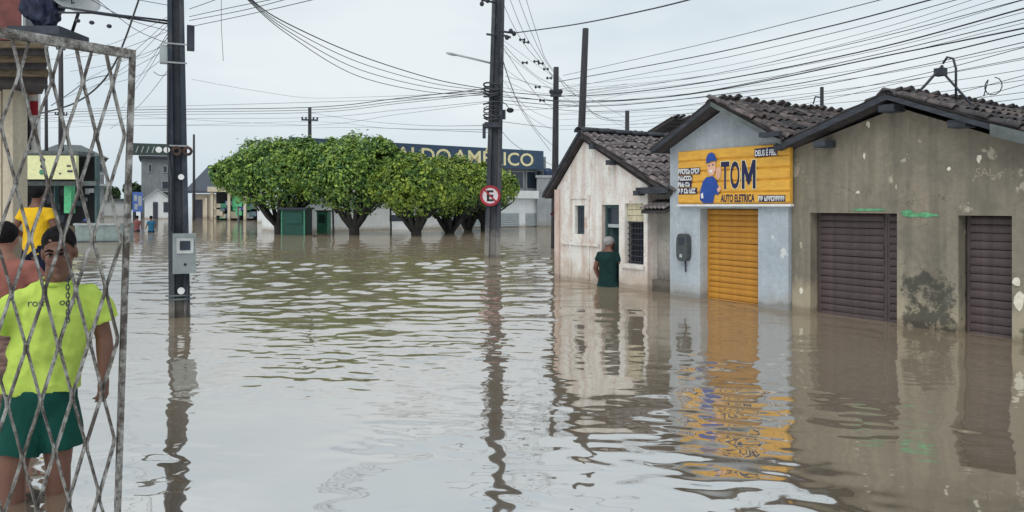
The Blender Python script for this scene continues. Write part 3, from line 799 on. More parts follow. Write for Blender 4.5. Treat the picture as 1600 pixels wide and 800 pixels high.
# roof-top service bracket on the brown shop and the little post behind the sign shop
br = thing('service_bracket', 'bent metal service pole with hooked cables on brown shop roof', 'service pole', ROWLOC, ROW)
bs, bz = 6.86, 3.5
MB().tube([(bs,.7,3.3),(bs,.7,bz+.28),(bs-.03,.7,bz+.40),(bs-.10,.7,bz+.43),(bs-.15,.7,bz+.36)], .014, 7).build('hook', M_iron, br)
MB().tube([(bs+.26,.7,3.22),(bs-.16,.7,bz+.27)], .014, 6).build('brace', M_iron, br)
MB().tube([(bs-.15,.7,bz+.34),(bs-.30,.6,bz+.12),(bs-.38,.5,bz-.02)], .016, 6).build('clamp_cable', M_cable, br)
MB().tube([(bs+.30,.7,bz-.08)] + [(bs+.40+.09*math.cos(a*.55),.7,bz+.02+.10*math.sin(a*.55)) for a in range(4, 15)], .006, 5).build('cable_loop', M_cable, br)
MB().box(bs-.23, bs-.12, .65, .75, bz+.22, bz+.31).build('insulator', M_iron, br)
pp = thing('roof_post', 'thin grey post with hook behind the yellow-sign shop roof', 'post', ROWLOC, ROW)
MB().tube([(3.9,2.5,2.3),(3.9,2.5,4.12)], .03, 7).build('post', M_wood_pole, pp)
MB().tube([(3.9,2.5,3.95),(3.78,2.5,3.98),(3.74,2.5,3.86)], .012, 6).build('hook', M_iron, pp)
# piece of a farther tiled roof behind
br2 = thing('back_house', 'grey tiled roof corner peeking between white house and yellow-sign shop', 'house', ROWLOC, ROW)
MB().box(-2.1, -1.4, 4.9, 6.8, 0, 3.9).build('wall', M_far_grey, br2)
rm = MB(); jj = roof_slope(rm, None, (-1.5, 4.30), (-2.35, 4.0), 4.6, 7.0, TILE_B, False, seed=31)
rf = rm.build('roof', M_pan, br2); stuff_tiles(rf, jj[1], TILE_B, M_tile2)

# ------------------------------------------------------------------ poles
def H_pole(mb, x0, x1, ht, wb, wt, dep, z0=GZ):
    """double-T concrete pole: H section, tapered, the recess facing the viewer (-y)"""
    def sec(w_, d_):
        f = w_*.27; r = d_*.32
        return [(-w_/2,-d_/2),(-w_/2+f,-d_/2),(-w_/2+f*1.25,-d_/2+r),(w_/2-f*1.25,-d_/2+r),(w_/2-f,-d_/2),(w_/2,-d_/2),
                (w_/2,d_/2),(w_/2-f,d_/2),(w_/2-f*1.25,d_/2-r),(-w_/2+f*1.25,d_/2-r),(-w_/2+f,d_/2),(-w_/2,d_/2)]
    K = 14; n = 12; vs = []
    for i in range(K+1):
        t = i/K; w_ = wb + (wt-wb)*t
        for (a, b) in sec(w_, dep*(1-.3*t)): vs.append((x0 + (x1-x0)*t + a, b, ht*t))
    fs = [tuple(range(n-1,-1,-1)), tuple(range(K*n, K*n+n))]
    for i in range(K):
        for k in range(n):
            q = (k+1) % n
            fs.append((i*n+k, i*n+q, (i+1)*n+q, (i+1)*n+k))
    mb.add(vs, fs); return mb
def face_cam(p): return math.atan2(-p.x, p.y)            # rotation that turns local -y to the viewer

def pole_frame(px, py):
    Y = Yw(py); p = R(px, py, Y); return Y, Vector((p.x, p.y, GZ))
# near left pole
Yl, pl = pole_frame(282, 495); az = face_cam(pl)
pL = thing('utility_pole', 'dark concrete double-T pole with meter box nearest the iron gate', 'utility pole', pl, az)
H_pole(MB(), 0, -.10, 8.6, .255, .13, .24).build('shaft', M_pole, pL)
kx = F / (pl.xy.length * math.cos(az)**2); kz = F / Yl
def LP(px, py, y=-.15):                                 # photo pixel -> local x, z on the left pole
    return ((px - 282) / kx, H - (py - HZ)/kz - GZ)
def lbox(name, x0, y0, x1, y1, d0, d1, m, parent):
    a = LP(x0, y1); b = LP(x1, y0)
    return MB().box(a[0], b[0], d0, d1, a[1], b[1]).build(name, m, parent)
mtr = lbox('meter_case', 270, 364, 306, 425, -.27, -.125, simple('dull_meter_metal', (.22,.25,.25), .5, .2), pL)
lbox('meter_rim', 276, 371, 302, 394, -.285, -.272, simple('pale_meter_rim', (.40,.42,.41), .5), mtr)
lbox('meter_window', 281, 375, 297, 389, -.292, -.286, M_glass, mtr)
MB().disc(Matrix.Translation((LP(289,411)[0], -.28, LP(289,411)[1])), .016, .01, 12).build('lock', M_black, mtr)
lbox('junction_box', 250, 74, 265, 101, -.09, .06, M_steel, pL)
tb = lbox('telephone_box', 292, 40, 304, 77, -.08, .08, M_iron, pL)
for yy in (72, 101, 229, 460, 466):
    a = LP(264, yy)[1]; hw = LP(282+15+yy*.008, 0)[0]
    MB().box(-hw-.02-.10*(a/8.6), hw+.005-.10*(a/8.6), -.122, -.110, a-.009, a+.009).build('steel_band', M_louver if yy < 300 else M_board2, pL)
MB().disc(Matrix.Translation((*[LP(283,277)[0]], -.11, LP(283,277)[1])), .035, .03, 14).build('lamp_cap', M_white_p, pL)
MB().disc(Matrix.Translation((LP(283,453)[0], -.12, LP(283,453)[1])), .042, .03, 14).build('reflector_disc', M_white_p, pL)
for px_ in (276, 293):
    MB().disc(Matrix.Translation((LP(px_,237)[0], -.155, LP(px_,237)[1])), .058, .05, 16, .026).build('rusty_collar', M_rust, pL)
MB().tube([(LP(268,360)[0], -.13, LP(0,360)[1]), (LP(268,285)[0], -.13, LP(0,285)[1]), (LP(262,235)[0], -.13, LP(0,235)[1]), (LP(263,105)[0], -.13, LP(0,105)[1])], .011, 6).build('conduit', M_cable, pL)
MB().tube([(LP(292,500)[0], -.13, .5), (LP(293,430)[0], -.13, LP(0,430)[1])], .010, 6).build('conduit', M_cable, pL)
MB().tube([(-.02,-.07,8.4),(.02,-.075,4.5),(.03,-.08,3.1)], .02, 6).build('riser_cable', M_cable, pL)
# blade sign hung on it
bs_ = thing('blade_sign', 'dark green blade sign with white dots on the near pole', 'sign', pl, az)
a = LP(208, 245); b = LP(264, 227)
MB().box(a[0], b[0], -.13, -.11, a[1], b[1]).build('board', simple('dark_green_board', (.03,.05,.045), .6, .3), bs_)
for px_ in (249, 261):
    MB().disc(Matrix.Translation((LP(px_,236)[0], -.137, LP(px_,236)[1])), .036, .006, 16).build('white_dot', M_white_p, bs_)
for i in range(4):
    x = LP(214+i*8, 0)[0]; z = LP(0, 241)[1]
    MB().add([(x,-.134,z),(x+.012,-.134,z),(x+.036,-.134,z+.075),(x+.024,-.134,z+.075)], [(0,1,2,3)]).build('pale_stroke', M_louver, bs_)
# cross-arm / cable bracket to the left
bc = thing('cable_bracket', 'horizontal steel bracket and cable running left from the near pole', 'bracket', pl, az)
MB().tube([(*LP(103,30)[:1], -.05, LP(0,30)[1]), (LP(180,34)[0], -.05, LP(0,34)[1]), (LP(270,36)[0], -.05, LP(0,36)[1])], .013, 7).build('arm', M_iron, bc)
MB().tube([(LP(103,38)[0], -.03, LP(0,38)[1]), (LP(150,33)[0], -.03, LP(0,34)[1]), (LP(270,40)[0], -.03, LP(0,40)[1])], .012, 6).build('stay', M_cable, bc)
for px_ in (130, 150, 175):
    MB().ell((LP(px_,52)[0], -.05, LP(0,52-(px_ % 7))[1]), (.03,.03,.025), 8, 5).build('insulator', M_iron, bc)

# middle pole with the no-parking sign
Ym, pm = pole_frame(768, 402); azm = face_cam(pm)
pM = thing('utility_pole', 'dark concrete pole with worn pale foot carrying the no-parking sign', 'utility pole', pm, azm)
H_pole(MB(), 0, .24, 10.2, .44, .30, .34).build('shaft', M_pole2, pM)
kxm = F / (pm.xy.length * math.cos(azm)**2); kzm = F / Ym
def MP(px, py): return ((px - 768) / kxm, H - (py - HZ)/kzm - GZ)
def mbox(name, x0, y0, x1, y1, d0, d1, m, parent=pM):
    a = MP(x0, y1); b = MP(x1, y0)
    return MB().box(a[0], b[0], d0, d1, a[1], b[1]).build(name, m, parent)
mbox('clamp_band', 757, 192, 784, 200, -.21, .2, M_iron); mbox('side_box', 754, 194, 759, 216, -.15, .1, M_iron)
mbox('side_box', 783, 172, 790, 186, -.1, .1, M_iron)
rr = random.Random(5)
for i in range(9):                                      # wraps of spare cable
    yy = 132 + i*7 + rr.uniform(-2,2); x_, z_ = MP(770, yy)
    P = [(x_ + .245*math.cos(a), .21*math.sin(a)-.01, z_ + .03*math.sin(2*a+i)) for a in [2*math.pi*k/16 for k in range(17)]]
    MB().tube(P, rr.uniform(.012,.028), 5).build('cable_wrap', M_cable, pM)
x_, z_ = MP(797, 173)
MB().ell((x_, -.1, z_), (.10,.09,.07), 12, 7).build('splice_case', M_black, pM)
MB().tube([(MP(780,158)[0], -.1, MP(0,158)[1]), (MP(790,164)[0], -.1, MP(0,163)[1]), (x_, -.1, z_)], .012, 5).build('splice_lead', M_cable, pM)
for (xa, ya, xb, yb) in ((752,2,775,6),(760,55,776,57),(780,50,802,53),(784,56,798,60)):
    MB().tube([(MP(xa,ya)[0], -.12, MP(0,ya)[1]), (MP(xb,yb)[0], -.12, MP(0,yb)[1])], .03, 6).build('insulator_arm', M_iron, pM)
for (xa, ya) in ((753,8),(762,3),(798,50),(792,60),(803,54)):
    MB().ell((MP(xa,ya)[0], -.12, MP(0,ya)[1]), (.06,.06,.07), 8, 6).build('insulator', M_iron, pM)
sl = MB().tube([(MP(768,100)[0], -.1, MP(0,100)[1]), (MP(735,92)[0], -.1, MP(0,92)[1]), (MP(712,87)[0], -.1, MP(0,87)[1])], .028, 7).build('lamp_arm', M_steel, pM)
MB().ell((MP(706,86)[0], -.1, MP(0,86)[1]), (.16,.07,.04), 12, 6, Matrix.Rotation(rad(13), 3, 'Y')).build('lamp_head', M_steel, sl)
np_ = thing('parking_sign', 'round red-rimmed no-parking sign with struck-out black E', 'sign', pm, azm)
x_, z_ = MP(766, 306)
Ms = Matrix.Translation((x_, -.245, z_))
rS = 16/kzm
MB().disc(Matrix.Translation((x_, -.235, z_)), rS*.99, .02, 32).build('disc', simple('sign_white', (.62,.56,.58), .5, .08), np_)
MB().disc(Ms, rS, .022, 32, rS*.76).build('rim', M_red, np_)
me = text_mesh('E', rS*1.45, .012, 0.0, 1, 'CENTER'); me.materials.clear(); me.materials.append(M_black)
obj('letter', me, np_, Matrix.Translation((x_-.01, -.238, z_-rS*.50)) @ TXM)
MB().obox(Matrix.Translation((x_, -.242, z_)) @ Matrix.Rotation(rad(45), 4, 'Y'), -rS*.8, rS*.8, -.003, .002, -rS*.075, rS*.075).build('slash', M_red, np_)
MB().box(x_-.03, x_+.03, -.215, -.16, z_-.05, z_+.05).build('bracket', M_steel, np_)

# simple farther poles (thing > shaft, crossarm, insulators)
def far_pole(label, px0, y0, px1, y1, Y, w0, m, arm=None, grp='farther utility poles'):
    """px0,y0 = foot (street under the water), px1,y1 = top"""
    p = R(px0, HZ, Y); a = math.atan2(-p.x, p.y)
    t = thing('utility_pole', label, 'utility pole', (p.x, p.y, GZ), a, grp)
    ht = H - (y1 - HZ) * Y / F - GZ
    k = F / (p.xy.length * math.cos(a)**2)
    xt = (px1 - px0) / k
    MB().tube([(0,0,0), (xt*.5,0,ht*.5), (xt,0,ht)], [w0/2, w0*.45, w0*.36], 10).build('shaft', m, t)
    if arm:
        for (yy, hw) in arm:
            z = H - (yy - HZ) * Y / F - GZ; xx = xt * z / ht
            ar = MB().box(xx-hw, xx+hw, -w0*.75, -w0*.5, z-.05, z+.05).build('crossarm', M_iron, t)
            for q in (-.9, -.45, .45, .9):
                MB().ell((xx+hw*q, -w0*.6, z+.12), (.06,.06,.08), 8, 5).build('insulator', M_iron, ar)
    return t
far_pole('slim dark pole behind the end wall of the white house', 866, 400, 869, 105, 24, .24, M_wood_pole, [(150,.18)])
far_pole('tall dark pole leaning right above the white house roof', 899, 400, 915, 45, 21, .24, M_wood_pole)
far_pole('short stubby pole top showing over white house ridge', 980, 400, 980, 173, 26, .20, M_wood_pole)
far_pole('distant pole rising behind the leafy tree crowns', 484, 340, 484, 168, 46, .28, M_wood_pole, [(188,.5)])
far_pole('thin distant pole just right of the near pole', 303, 345, 303, 210, 70, .26, M_wood_pole)
far_pole('thick dark pole behind the lattice gate', 96, 345, 95, 60, 55, .40, M_wood_pole, [(78,.3),(180,.4)])
far_pole('slimmer grey pole behind the lattice gate beside the poster', 73, 345, 72, 108, 58, .28, M_wood_pole, [(135,.5)])

# ------------------------------------------------------------------ overhead wires: (label, radius, [(px, py, distance) ...])
def cat(pts, n=8):
    P = [R(*p) for p in pts]
    if len(P) == 2: return [P[0].lerp(P[1], i/12) for i in range(13)]
    out = []
    for i in range(len(P)-1):
        p0 = P[max(i-1,0)]; p1 = P[i]; p2 = P[i+1]; p3 = P[min(i+2, len(P)-1)]
        for k in range(n):
            t = k/n
            out.append(.5*((2*p1)+(p2-p0)*t+(2*p0-5*p1+4*p2-p3)*t*t+(3*p1-p0-3*p2+p3)*t**3))
    out.append(P[-1]); return out
ORD = ['topmost', 'second from top', 'third from top', 'fourth from top', 'fifth from top', 'sixth from top', 'seventh from top', 'eighth from top', 'ninth from top', 'tenth from top', 'eleventh from top', 'twelfth from top', 'thirteenth from top', 'lowest']
def wire(label, r, pts, grp):
    o = MB().tube(cat(pts), r*.85, 5).build('power_line', M_cable)
    tag(o, label, 'wire', grp); return o
G1 = 'wires sweeping up to the right above the shops'
L1 = 'thin wire sweeping up to the right over the shop roofs'
n_w = 0
for pts, r in (
    ([(800,52,19.6),(900,38,17),(1000,18,14.5),(1090,-4,12.5),(1250,-50,10)], .017),
    ([(880,118,23.8),(1080,73,17),(1240,34,13),(1390,-4,10.5),(1600,-60,8.5)], .008),
    ([(870,128,23.8),(1080,90,17),(1280,45,12.5),(1460,-2,10),(1650,-55,8.4)], .013),
    ([(870,140,23.8),(1080,101,17),(1300,52,12.5),(1500,-2,10),(1650,-44,8.4)], .007),
    ([(870,152,23.8),(1080,122,17),(1340,66,12),(1600,-1,9),(1700,-28,8.2)], .007),
    ([(770,142,19.8),(900,150,17.5),(1080,132,15),(1340,82,12),(1600,13,9),(1700,-16,8.2)], .013),
    ([(770,146,19.8),(900,160,17.5),(1080,146,15),(1340,92,12),(1600,30,9),(1700,2,8.2)], .008),
    ([(770,150,19.8),(900,158,17.5),(1080,147,15),(1400,84,11.5),(1600,44,9),(1700,22,8.2)], .013),
    ([(770,155,19.8),(930,166,17),(1200,138,14),(1420,94,11.5),(1600,52,9),(1700,28,8.2)], .010),
    ([(770,160,19.8),(950,175,17),(1200,146,14),(1420,106,11.5),(1600,66,9),(1700,44,8.2)], .007),
    ([(985,190,25.5),(1110,172,19),(1280,148,14),(1440,116,11),(1600,74,9),(1700,48,8.2)], .006),
    ([(985,195,25.5),(1200,172,17),(1440,122,11),(1600,90,9),(1700,70,8.2)], .005),
    ([(1480,150,10.5),(1600,118,9),(1700,92,8.2)], .005),
    ([(1500,160,10.5),(1600,132,9),(1700,108,8.2)], .005)):
    wire(L1 + ', ' + ORD[n_w], r, pts, G1); n_w += 1
G2 = 'wires drooping from the top of the frame to the middle pole'
for i in range(4):
    wire('thin wire drooping from upper left to the middle pole, ' + (ORD[i] if i < 3 else 'lowest of four'), .009 if i else .013,
         [(385-i*2,-8,11), (440+i*3,32+i*7,13), (560,86+i*11,16), (680,124+i*7,18.3), (766,140+i*2,19.7)], G2)
G3 = 'nearly level wires between the left edge and the middle pole'
for i, (ya, yb, yc, r) in enumerate(((168,160,148,.008),(172,168,138,.016),(176,172,143,.012),(180,176,146,.01),(186,184,158,.007),(196,196,160,.006))):
    wire('nearly level wire above the trees toward the middle pole, ' + (ORD[i] if i < 5 else 'lowest of six'), r,
         [(-20,ya+8,34),(200,ya,31),(480,yb,27),(620,(yb+yc)/2+1,24),(766,yc,19.8)], G3)
G4 = 'low slack wires behind the trees'
for lab, pts in zip(('slack wire dipping from near pole to the middle pole above the trees', 'low slack wire passing the distant pole and ending at middle pole', 'short slack wire left of the distant pole', 'upper slack wire right of the distant pole', 'lower slack wire right of the distant pole'), ([(300,124,40),(400,142,41),(484,153,45.5),(620,150,33),(766,142,19.9)], [(0,178,44),(210,196,44),(484,190,45.8),(600,200,40),(766,203,20)],
            [(200,180,44),(350,190,44),(484,196,45.8)], [(484,176,45.8),(560,188,40),(660,196,30),(766,196,20)], [(484,200,45.8),(560,199,40),(660,203,30),(766,207,20)])):
    wire(lab, .009, pts, G4)
G5 = 'wires crossing the top left corner of the sky'
for lab, pts in zip(['thin wire rising right from the near pole, ' + q for q in ('topmost','second from top','third from top','lowest of four')] + ['short wire leaving near pole at the very top left', 'diagonal wire falling left from near pole, upper one', 'diagonal wire falling left from near pole, lower one', 'thin wire rising left from near pole above bracket', 'thin wire rising left from near pole below bracket'], ([(296,14,9.1),(330,2,8),(380,-18,7)], [(296,26,9.1),(360,12,8),(430,-2,7),(500,-18,6)], [(296,32,9.1),(380,16,8),(450,-2,7)], [(296,42,9.1),(400,20,8),(495,-2,6.6),(560,-18,6)],
            [(262,8,9.1),(200,-3,8)], [(262,52,9.1),(232,100,14),(205,140,22)], [(262,58,9.1),(225,120,14),(190,170,22)], [(262,48,9.1),(200,30,8.6),(140,-2,8)], [(262,68,9.1),(210,45,8.6),(150,-2,8)])):
    wire(lab, .0045, pts, G5)
wire('thick black cable dropping behind the gate corner', .011, [(222,-15,7.2),(212,14,7.2),(196,60,7.3),(176,105,7.4),(150,138,7.6),(112,163,7.9),(60,178,8.4)], 'drop cables at upper left')
wire('slack loose cable end hanging in the sky right of near pole', .0035, [(346,-10,9),(346,40,9),(349,95,9)], 'drop cables at upper left')
wire('thin curved cable looping behind the gate lattice', .005, [(240,112,9.2),(250,118,9.2),(264,116,9.2)], 'drop cables at upper left')
wire('thin slack service cable behind the gate lattice', .006, [(180,116,9.6),(140,124,9.4),(110,145,9.0),(80,165,8.6)], 'drop cables at upper left')
G6 = 'insulated wires running from the middle pole to the poles behind the white house'
for k, pts in enumerate(([(782,-6,19.8),(800,36,20.5),(826,78,22),(868,122,24)], [(795,-6,19.8),(818,50,20.5),(845,92,22),(868,128,24)],
            [(808,-8,19.8),(830,50,20.5),(850,92,22),(869,118,24)], [(820,-8,19.8),(840,56,20.5),(856,98,22),(900,150,21)],
            [(785,68,19.8),(812,96,21),(840,120,22.4),(868,134,24)], [(785,72,19.8),(818,122,21),(846,156,22.4),(866,170,24)],
            [(784,86,19.8),(796,125,20.5),(818,178,22),(860,236,24)], [(784,90,19.8),(805,150,20.5),(840,205,22),(870,232,24)],
            [(870,118,24),(886,140,22.5),(906,152,21.2)], [(908,150,21),(930,178,23),(978,192,25.8)], [(908,160,21),(940,186,23),(978,188,25.8)],
            [(784,205,19.8),(810,230,20.5),(866,260,24)], [(784,190,19.8),(830,196,21),(866,200,24)])):
    wire(('thin insulated wire from the middle pole top to the slim pole, %s' % ('leftmost','second from left','third from left','rightmost')[k]) if k < 4 else ('thin wire leaving mid-height of middle pole rightward, ' + ORD[k-4]) if k < 8 else ('short wire between slim pole and tall leaning pole','upper short wire from leaning pole to stubby pole','lower short wire from leaning pole to stubby pole','low wire from middle pole clamp down to slim pole foot','nearly level low wire from middle pole to slim pole')[k-8], .008, pts, G6)
rr = random.Random(19)
for i in range(12):
    a_ = 128 + i*6 + rr.uniform(-3,3); e_ = -30 + i*17 + rr.uniform(-6,6)
    wire('faint hair-thin service wire in the bundle above the shop roofs', .0045, [(872,a_+6,23.6),(1080,a_*.86+e_*.14+rr.uniform(2,8),17),(1340,a_*.48+e_*.52+6,12),(1600,e_,9),(1700,e_-24,8.2)], 'hair-thin wires among the bundle')
for i in range(9):
    x_ = rr.uniform(776, 790); y_ = rr.uniform(60, 200); x2 = rr.choice([866, 869, 905, 980]); y2 = rr.uniform(130, 215); d2 = {866:24, 869:24, 905:21, 980:26}[x2]
    wire('faint hair-thin wire tangled between middle pole and house poles', .0055, [(x_,y_,19.8),((x_+x2)/2,(y_+y2)/2+rr.uniform(6,22),(19.8+d2)/2),(x2,y2,d2)], 'hair-thin wires right of the middle pole')
for i in range(9):
    y_ = rr.uniform(20, 110); x2 = rr.uniform(60, 200); y2 = y_ + rr.uniform(20, 110)
    wire('faint hair-thin wire slanting down left of the near pole', .0035, [(263,y_,9.1),((263+x2)/2,(y_+y2)/2+rr.uniform(4,14),11),(x2,y2,14)], 'hair-thin wires left of the near pole')
rr = random.Random(9)
for (px_, py_, Y_) in ((816,62,21),(822,66,21),(838,96,22),(845,99,22),(853,108,23),(820,98,21.4),(840,136,22),(858,122,23),(847,157,22.5)):
    s_ = thing('wire_spacer', 'small dark spacer clipped between the wires right of the middle pole', 'spacer', R(px_, py_, Y_), 0, 'small spacers on the insulated wires')
    MB().box(-.06,.06,-.02,.02,-.015,.015).build('bar', M_iron, s_)
    for q in (-.06, .06): MB().ell((q,0,0), (.035,.035,.05), 7, 5).build('clip', M_iron, s_)

# ------------------------------------------------------------------ trees
def leaf_crown(lobes, nleaf, size, seed, m, name, parent, flat=.0):
    """leaves in the outer shell of several lobes, so that clumps, gaps and a ragged outline appear"""
    rr = random.Random(seed)
    vol = [(l[1][0]*l[1][1]*l[1][2])**.67 for l in lobes]; tot = sum(vol)
    vs = []; fs = []
    for (c, r), v_ in zip(lobes, vol):
        c = Vector(c)
        for _ in range(int(nleaf * v_ / tot)):
            d = Vector((rr.gauss(0,1), rr.gauss(0,1), rr.gauss(0,1))).normalized()
            if d.z < -.35 and rr.random() < .5: d.z = -d.z
            q = 1 - abs(rr.gauss(0, .16))
            nz_ = mnoise.noise(Vector((d.x*2.6+seed, d.y*2.6, d.z*2.6+c.x)))
            q *= 1 + .16 * nz_
            if rr.random() < .07: q *= rr.uniform(1.03, 1.18)
            p = c + Vector((d.x*r[0], d.y*r[1], d.z*r[2])) * q
            if mnoise.noise(p * 1.7 + Vector((seed,0,0))) < -.38: continue       # gaps
            s = size * rr.uniform(.5, 1.45)
            nrm = (d + Vector((rr.uniform(-.9,.9), rr.uniform(-.9,.9), rr.uniform(-.3,.9)))).normalized()
            a = nrm.orthogonal().normalized(); a = (Matrix.Rotation(rr.uniform(0, 6.28), 3, nrm) @ a)
            b = nrm.cross(a)
            n = len(vs)
            vs += [p - a*s*.6, p + b*s*.32 + nrm*s*.08, p + a*s*.6 - nrm*s*.10, p - b*s*.32 + nrm*s*.08]
            fs.append((n, n+1, n+2)); fs.append((n, n+2, n+3))
    me = bpy.data.meshes.new(name); me.from_pydata([tuple(v) for v in vs], [], fs); me.materials.append(m)
    return obj(name, me, parent)

def ficus(label, px, pyb, halfw_l, halfw_r, ytop, ybot, seed, m, nleaf=15000, dy=0.0, ntr=1, spread=1.0):
    Y = Yw(pyb) + dy; k = Y / F
    p = R(px, HZ, Y)
    t = thing('ficus_tree', label, 'tree', (p.x, p.y, GZ), 0, 'clipped trees standing in the flood')
    rr = random.Random(seed)
    zt = H + (HZ - ytop)*k - GZ; zb = H + (HZ - ybot)*k - GZ
    xl, xr = -halfw_l*k, halfw_r*k
    cx, hw = (xl+xr)/2, (xr-xl)/2
    hh = (zt - zb)/2
    lobes = [((cx, 0, zb+hh*1.0), (hw*.90, 2.2, hh*.90)), ((cx, .2, zb+hh*.9), (hw*.62, 1.5, hh*.6))]
    for i in range(22):
        a = rr.uniform(0, 6.28); q = rr.uniform(.45, .88)
        lobes.append(((cx + hw*q*math.cos(a), 1.7*q*math.sin(a), zb + hh*(.65 + (1-q)*1.1 + rr.uniform(-.15,.35))), (hw*rr.uniform(.16,.30), rr.uniform(.45,.8), hh*rr.uniform(.26,.50))))
    leaf_crown(lobes, int(nleaf*2.0), .145, seed, m, 'crown', t)
    # trunk and fanning limbs
    tk = MB()
    fork = max(1.0, zb - .35)
    tk.tube([(0,0,0), (.03,0,fork*.5), (0,0,fork)], [.30,.25,.24], 9)
    n = 9
    for i in range(n):
        a = 2*math.pi*i/n + rr.uniform(-.2,.2); q = rr.uniform(.35,.75)*spread
        ex, ey = cx*.7 + hw*q*math.cos(a), 1.4*q*math.sin(a)
        tk.tube([(0,0,fork-.25), (ex*.35,ey*.35,fork+.30), (ex*.8,ey*.8,zb+hh*.45), (ex,ey,zb+hh*1.0)], [.15,.12,.07,.03], 7)
        tk.tube([(ex*.6,ey*.6,zb+hh*.1), (ex*1.1+.2,ey*.9,zb+hh*.5), (ex*1.3,ey*1.3,zb+hh*.9)], [.05,.04,.02], 5)
    tk.build('trunk', M_bark, t)
    return t
ficus('leftmost clipped tree, wide low crown beside the green kiosk', 436, 366, 97, 96, 210, 336, 1, M_leaf, 19000)
ficus('tallest clipped tree with forked dark trunk, second from the left', 553, 367, 96, 96, 206, 340, 2, M_leaf, 21000)
ficus('third clipped tree from left with open fork showing light', 650, 368, 70, 68, 236, 346, 3, M_leaf_y, 15000)
ficus('clipped tree just left of the no-parking pole', 702, 366, 60, 60, 238, 347, 4, M_leaf_y, 13000, 1.5)
ficus('dark small tree behind the no-parking pole foot', 731, 364, 42, 42, 256, 347, 5, M_leaf, 9000, 4)
ficus('rightmost clipped tree with yellow-green crown edge past the pole', 757, 363, 38, 50, 252, 336, 6, M_leaf_y, 10000, 2.5)

# ------------------------------------------------------------------ far building with the long sign
def far_frame(xa, Ya, xb, Yb):
    a = R(xa, HZ, Ya); b = R(xb, HZ, Yb); a.z = b.z = GZ
    d = (b - a); L = d.length; d.normalize()
    return a, math.atan2(d.y, d.x), L
a, ang, L = far_frame(446, 39.6, 862, 50.4)
def on_far(px, py):                                     # pixel -> along, height on that wall
    d = Vector((math.cos(ang), math.sin(ang))); dx = (px-800)/F
    # a + t d = Y*(dx,1)
    det = d.x*1 - d.y*dx; t = (dx*a.y - a.x) / det
    Y = a.y + t*d.y
    return t, H - (py-HZ)*Y/F - GZ
WH = thing('warehouse', 'long white building with louvred panels and grey upper windows behind the trees', 'building', a, ang)
zbnd0, zbnd1 = on_far(820, 311)[1], on_far(820, 298)[1]; ztop = on_far(820, 266)[1]
MB().box(0, L, 0, 4, 0, zbnd0).build('wall', M_far_white, WH)
MB().box(-.2, L+.15, -.35, 4.1, zbnd0+.03, zbnd1).build('canopy_band', M_far_white, WH)
MB().box(0, L-.1, .5, 4, zbnd1+.002, ztop+1.0).build('upper_wall', M_far_grey, WH)
for (x0, x1, y0, y1) in ((781,810,333,354),(821,858,333,353),(735,768,333,354),(690,722,333,354)):
    s0_, z0_ = on_far(x0, y1); s1_, z1_ = on_far(x1, y0)
    pn = MB().box(s0_, s1_, -.06, -.01, z0_, z1_).build('louvred_panel', M_louver, WH)
    for i in range(7):
        zz = z0_ + (i+.3)*(z1_-z0_)/7
        MB().box(s0_+.03, s1_-.03, -.10, -.065, zz, zz+.06).build('slat', M_steel, pn)
for (x0, x1) in ((787,800),(803,824),(828,845)):
    s0_, z0_ = on_far(x0, 296); s1_, z1_ = on_far(x1, 267)
    wn_ = MB().box(s0_, s1_, .42, .47, z0_, z1_).build('window', M_louver, WH)
    MB().box(s0_+.08, s1_-.08, .38, .41, z0_+.1, z1_-.08).build('pane', M_glass, wn_)
s0_, _ = on_far(846, 296); MB().box(s0_, s0_+.25, .2, .44, zbnd1+.01, ztop).build('corner_post', M_iron, WH)
sb = thing('long_sign', 'long slate-blue sign board reading ALDO AMÉRICO in pale yellow letters above trees', 'sign', a, ang)
sE = on_far(849, 240)[0]; zs0 = on_far(849, 265)[1]; zs1 = on_far(849, 236)[1]
MB().box(.3, sE, -.02, .34, zs0, zs1).build('board', M_signblue, sb)
def far_text(txt, pxa, pxb, ya, yb):
    me = text_mesh(txt, 1.0, .012, 0.0)
    xs = [v.co.x for v in me.vertices]; ys = [v.co.y for v in me.vertices]
    x0, x1, y0, y1 = min(xs), max(xs), 0.0, .73
    A_, _ = on_far(pxa, ya); B_, _ = on_far(pxb, ya)
    z0 = zs0 + (zs1-zs0)*ya; z1 = zs0 + (zs1-zs0)*yb
    for v in me.vertices:
        v.co = (A_ + (v.co.x-x0)/(x1-x0)*(B_-A_), -.035, z0 + (v.co.y-y0)/(y1-y0)*(z1-z0))
    me.materials.clear(); me.materials.append(M_letter)
    obj('lettering', me, sb)
far_text('ALDO', 618, 704, .16, .86); far_text('AMÉRICO', 708, 833, .16, .86)
tk = thing('water_tank', 'small dark blue water tank on roof right of the long sign', 'water tank', Vector((0,0,0)), 0)
p = R(856, 300, 49.5); tk.location = (p.x, p.y, R(856, 274, 49.5).z)
MB().tube([(0,0,0),(0,0,.25),(0,0,.42)], [.26,.30,.28], 14).build('body', simple('dark_blue_plastic', (.02,.04,.09), .5), tk)
MB().tube([(0,0,.42),(0,0,.48)], [.24,.12], 14).build('lid', M_iron, tk)
p0 = R(848, 300, 50); bk_h = thing('brick_hut', 'rough grey brick block under the small water tank', 'building', (R(862,300,49.5).x, 49.3, GZ), 0)
MB().box(-1.0, 3.5, 0, 3, 0, R(856,274,49.5).z - GZ - .005).build('wall', M_far_grey, bk_h)
MB().box(-1.08, 3.58, -.06, 3.06, R(856,274,49.5).z-GZ-.16, R(856,274,49.5).z-GZ-.004).build('coping', M_louver, bk_h)

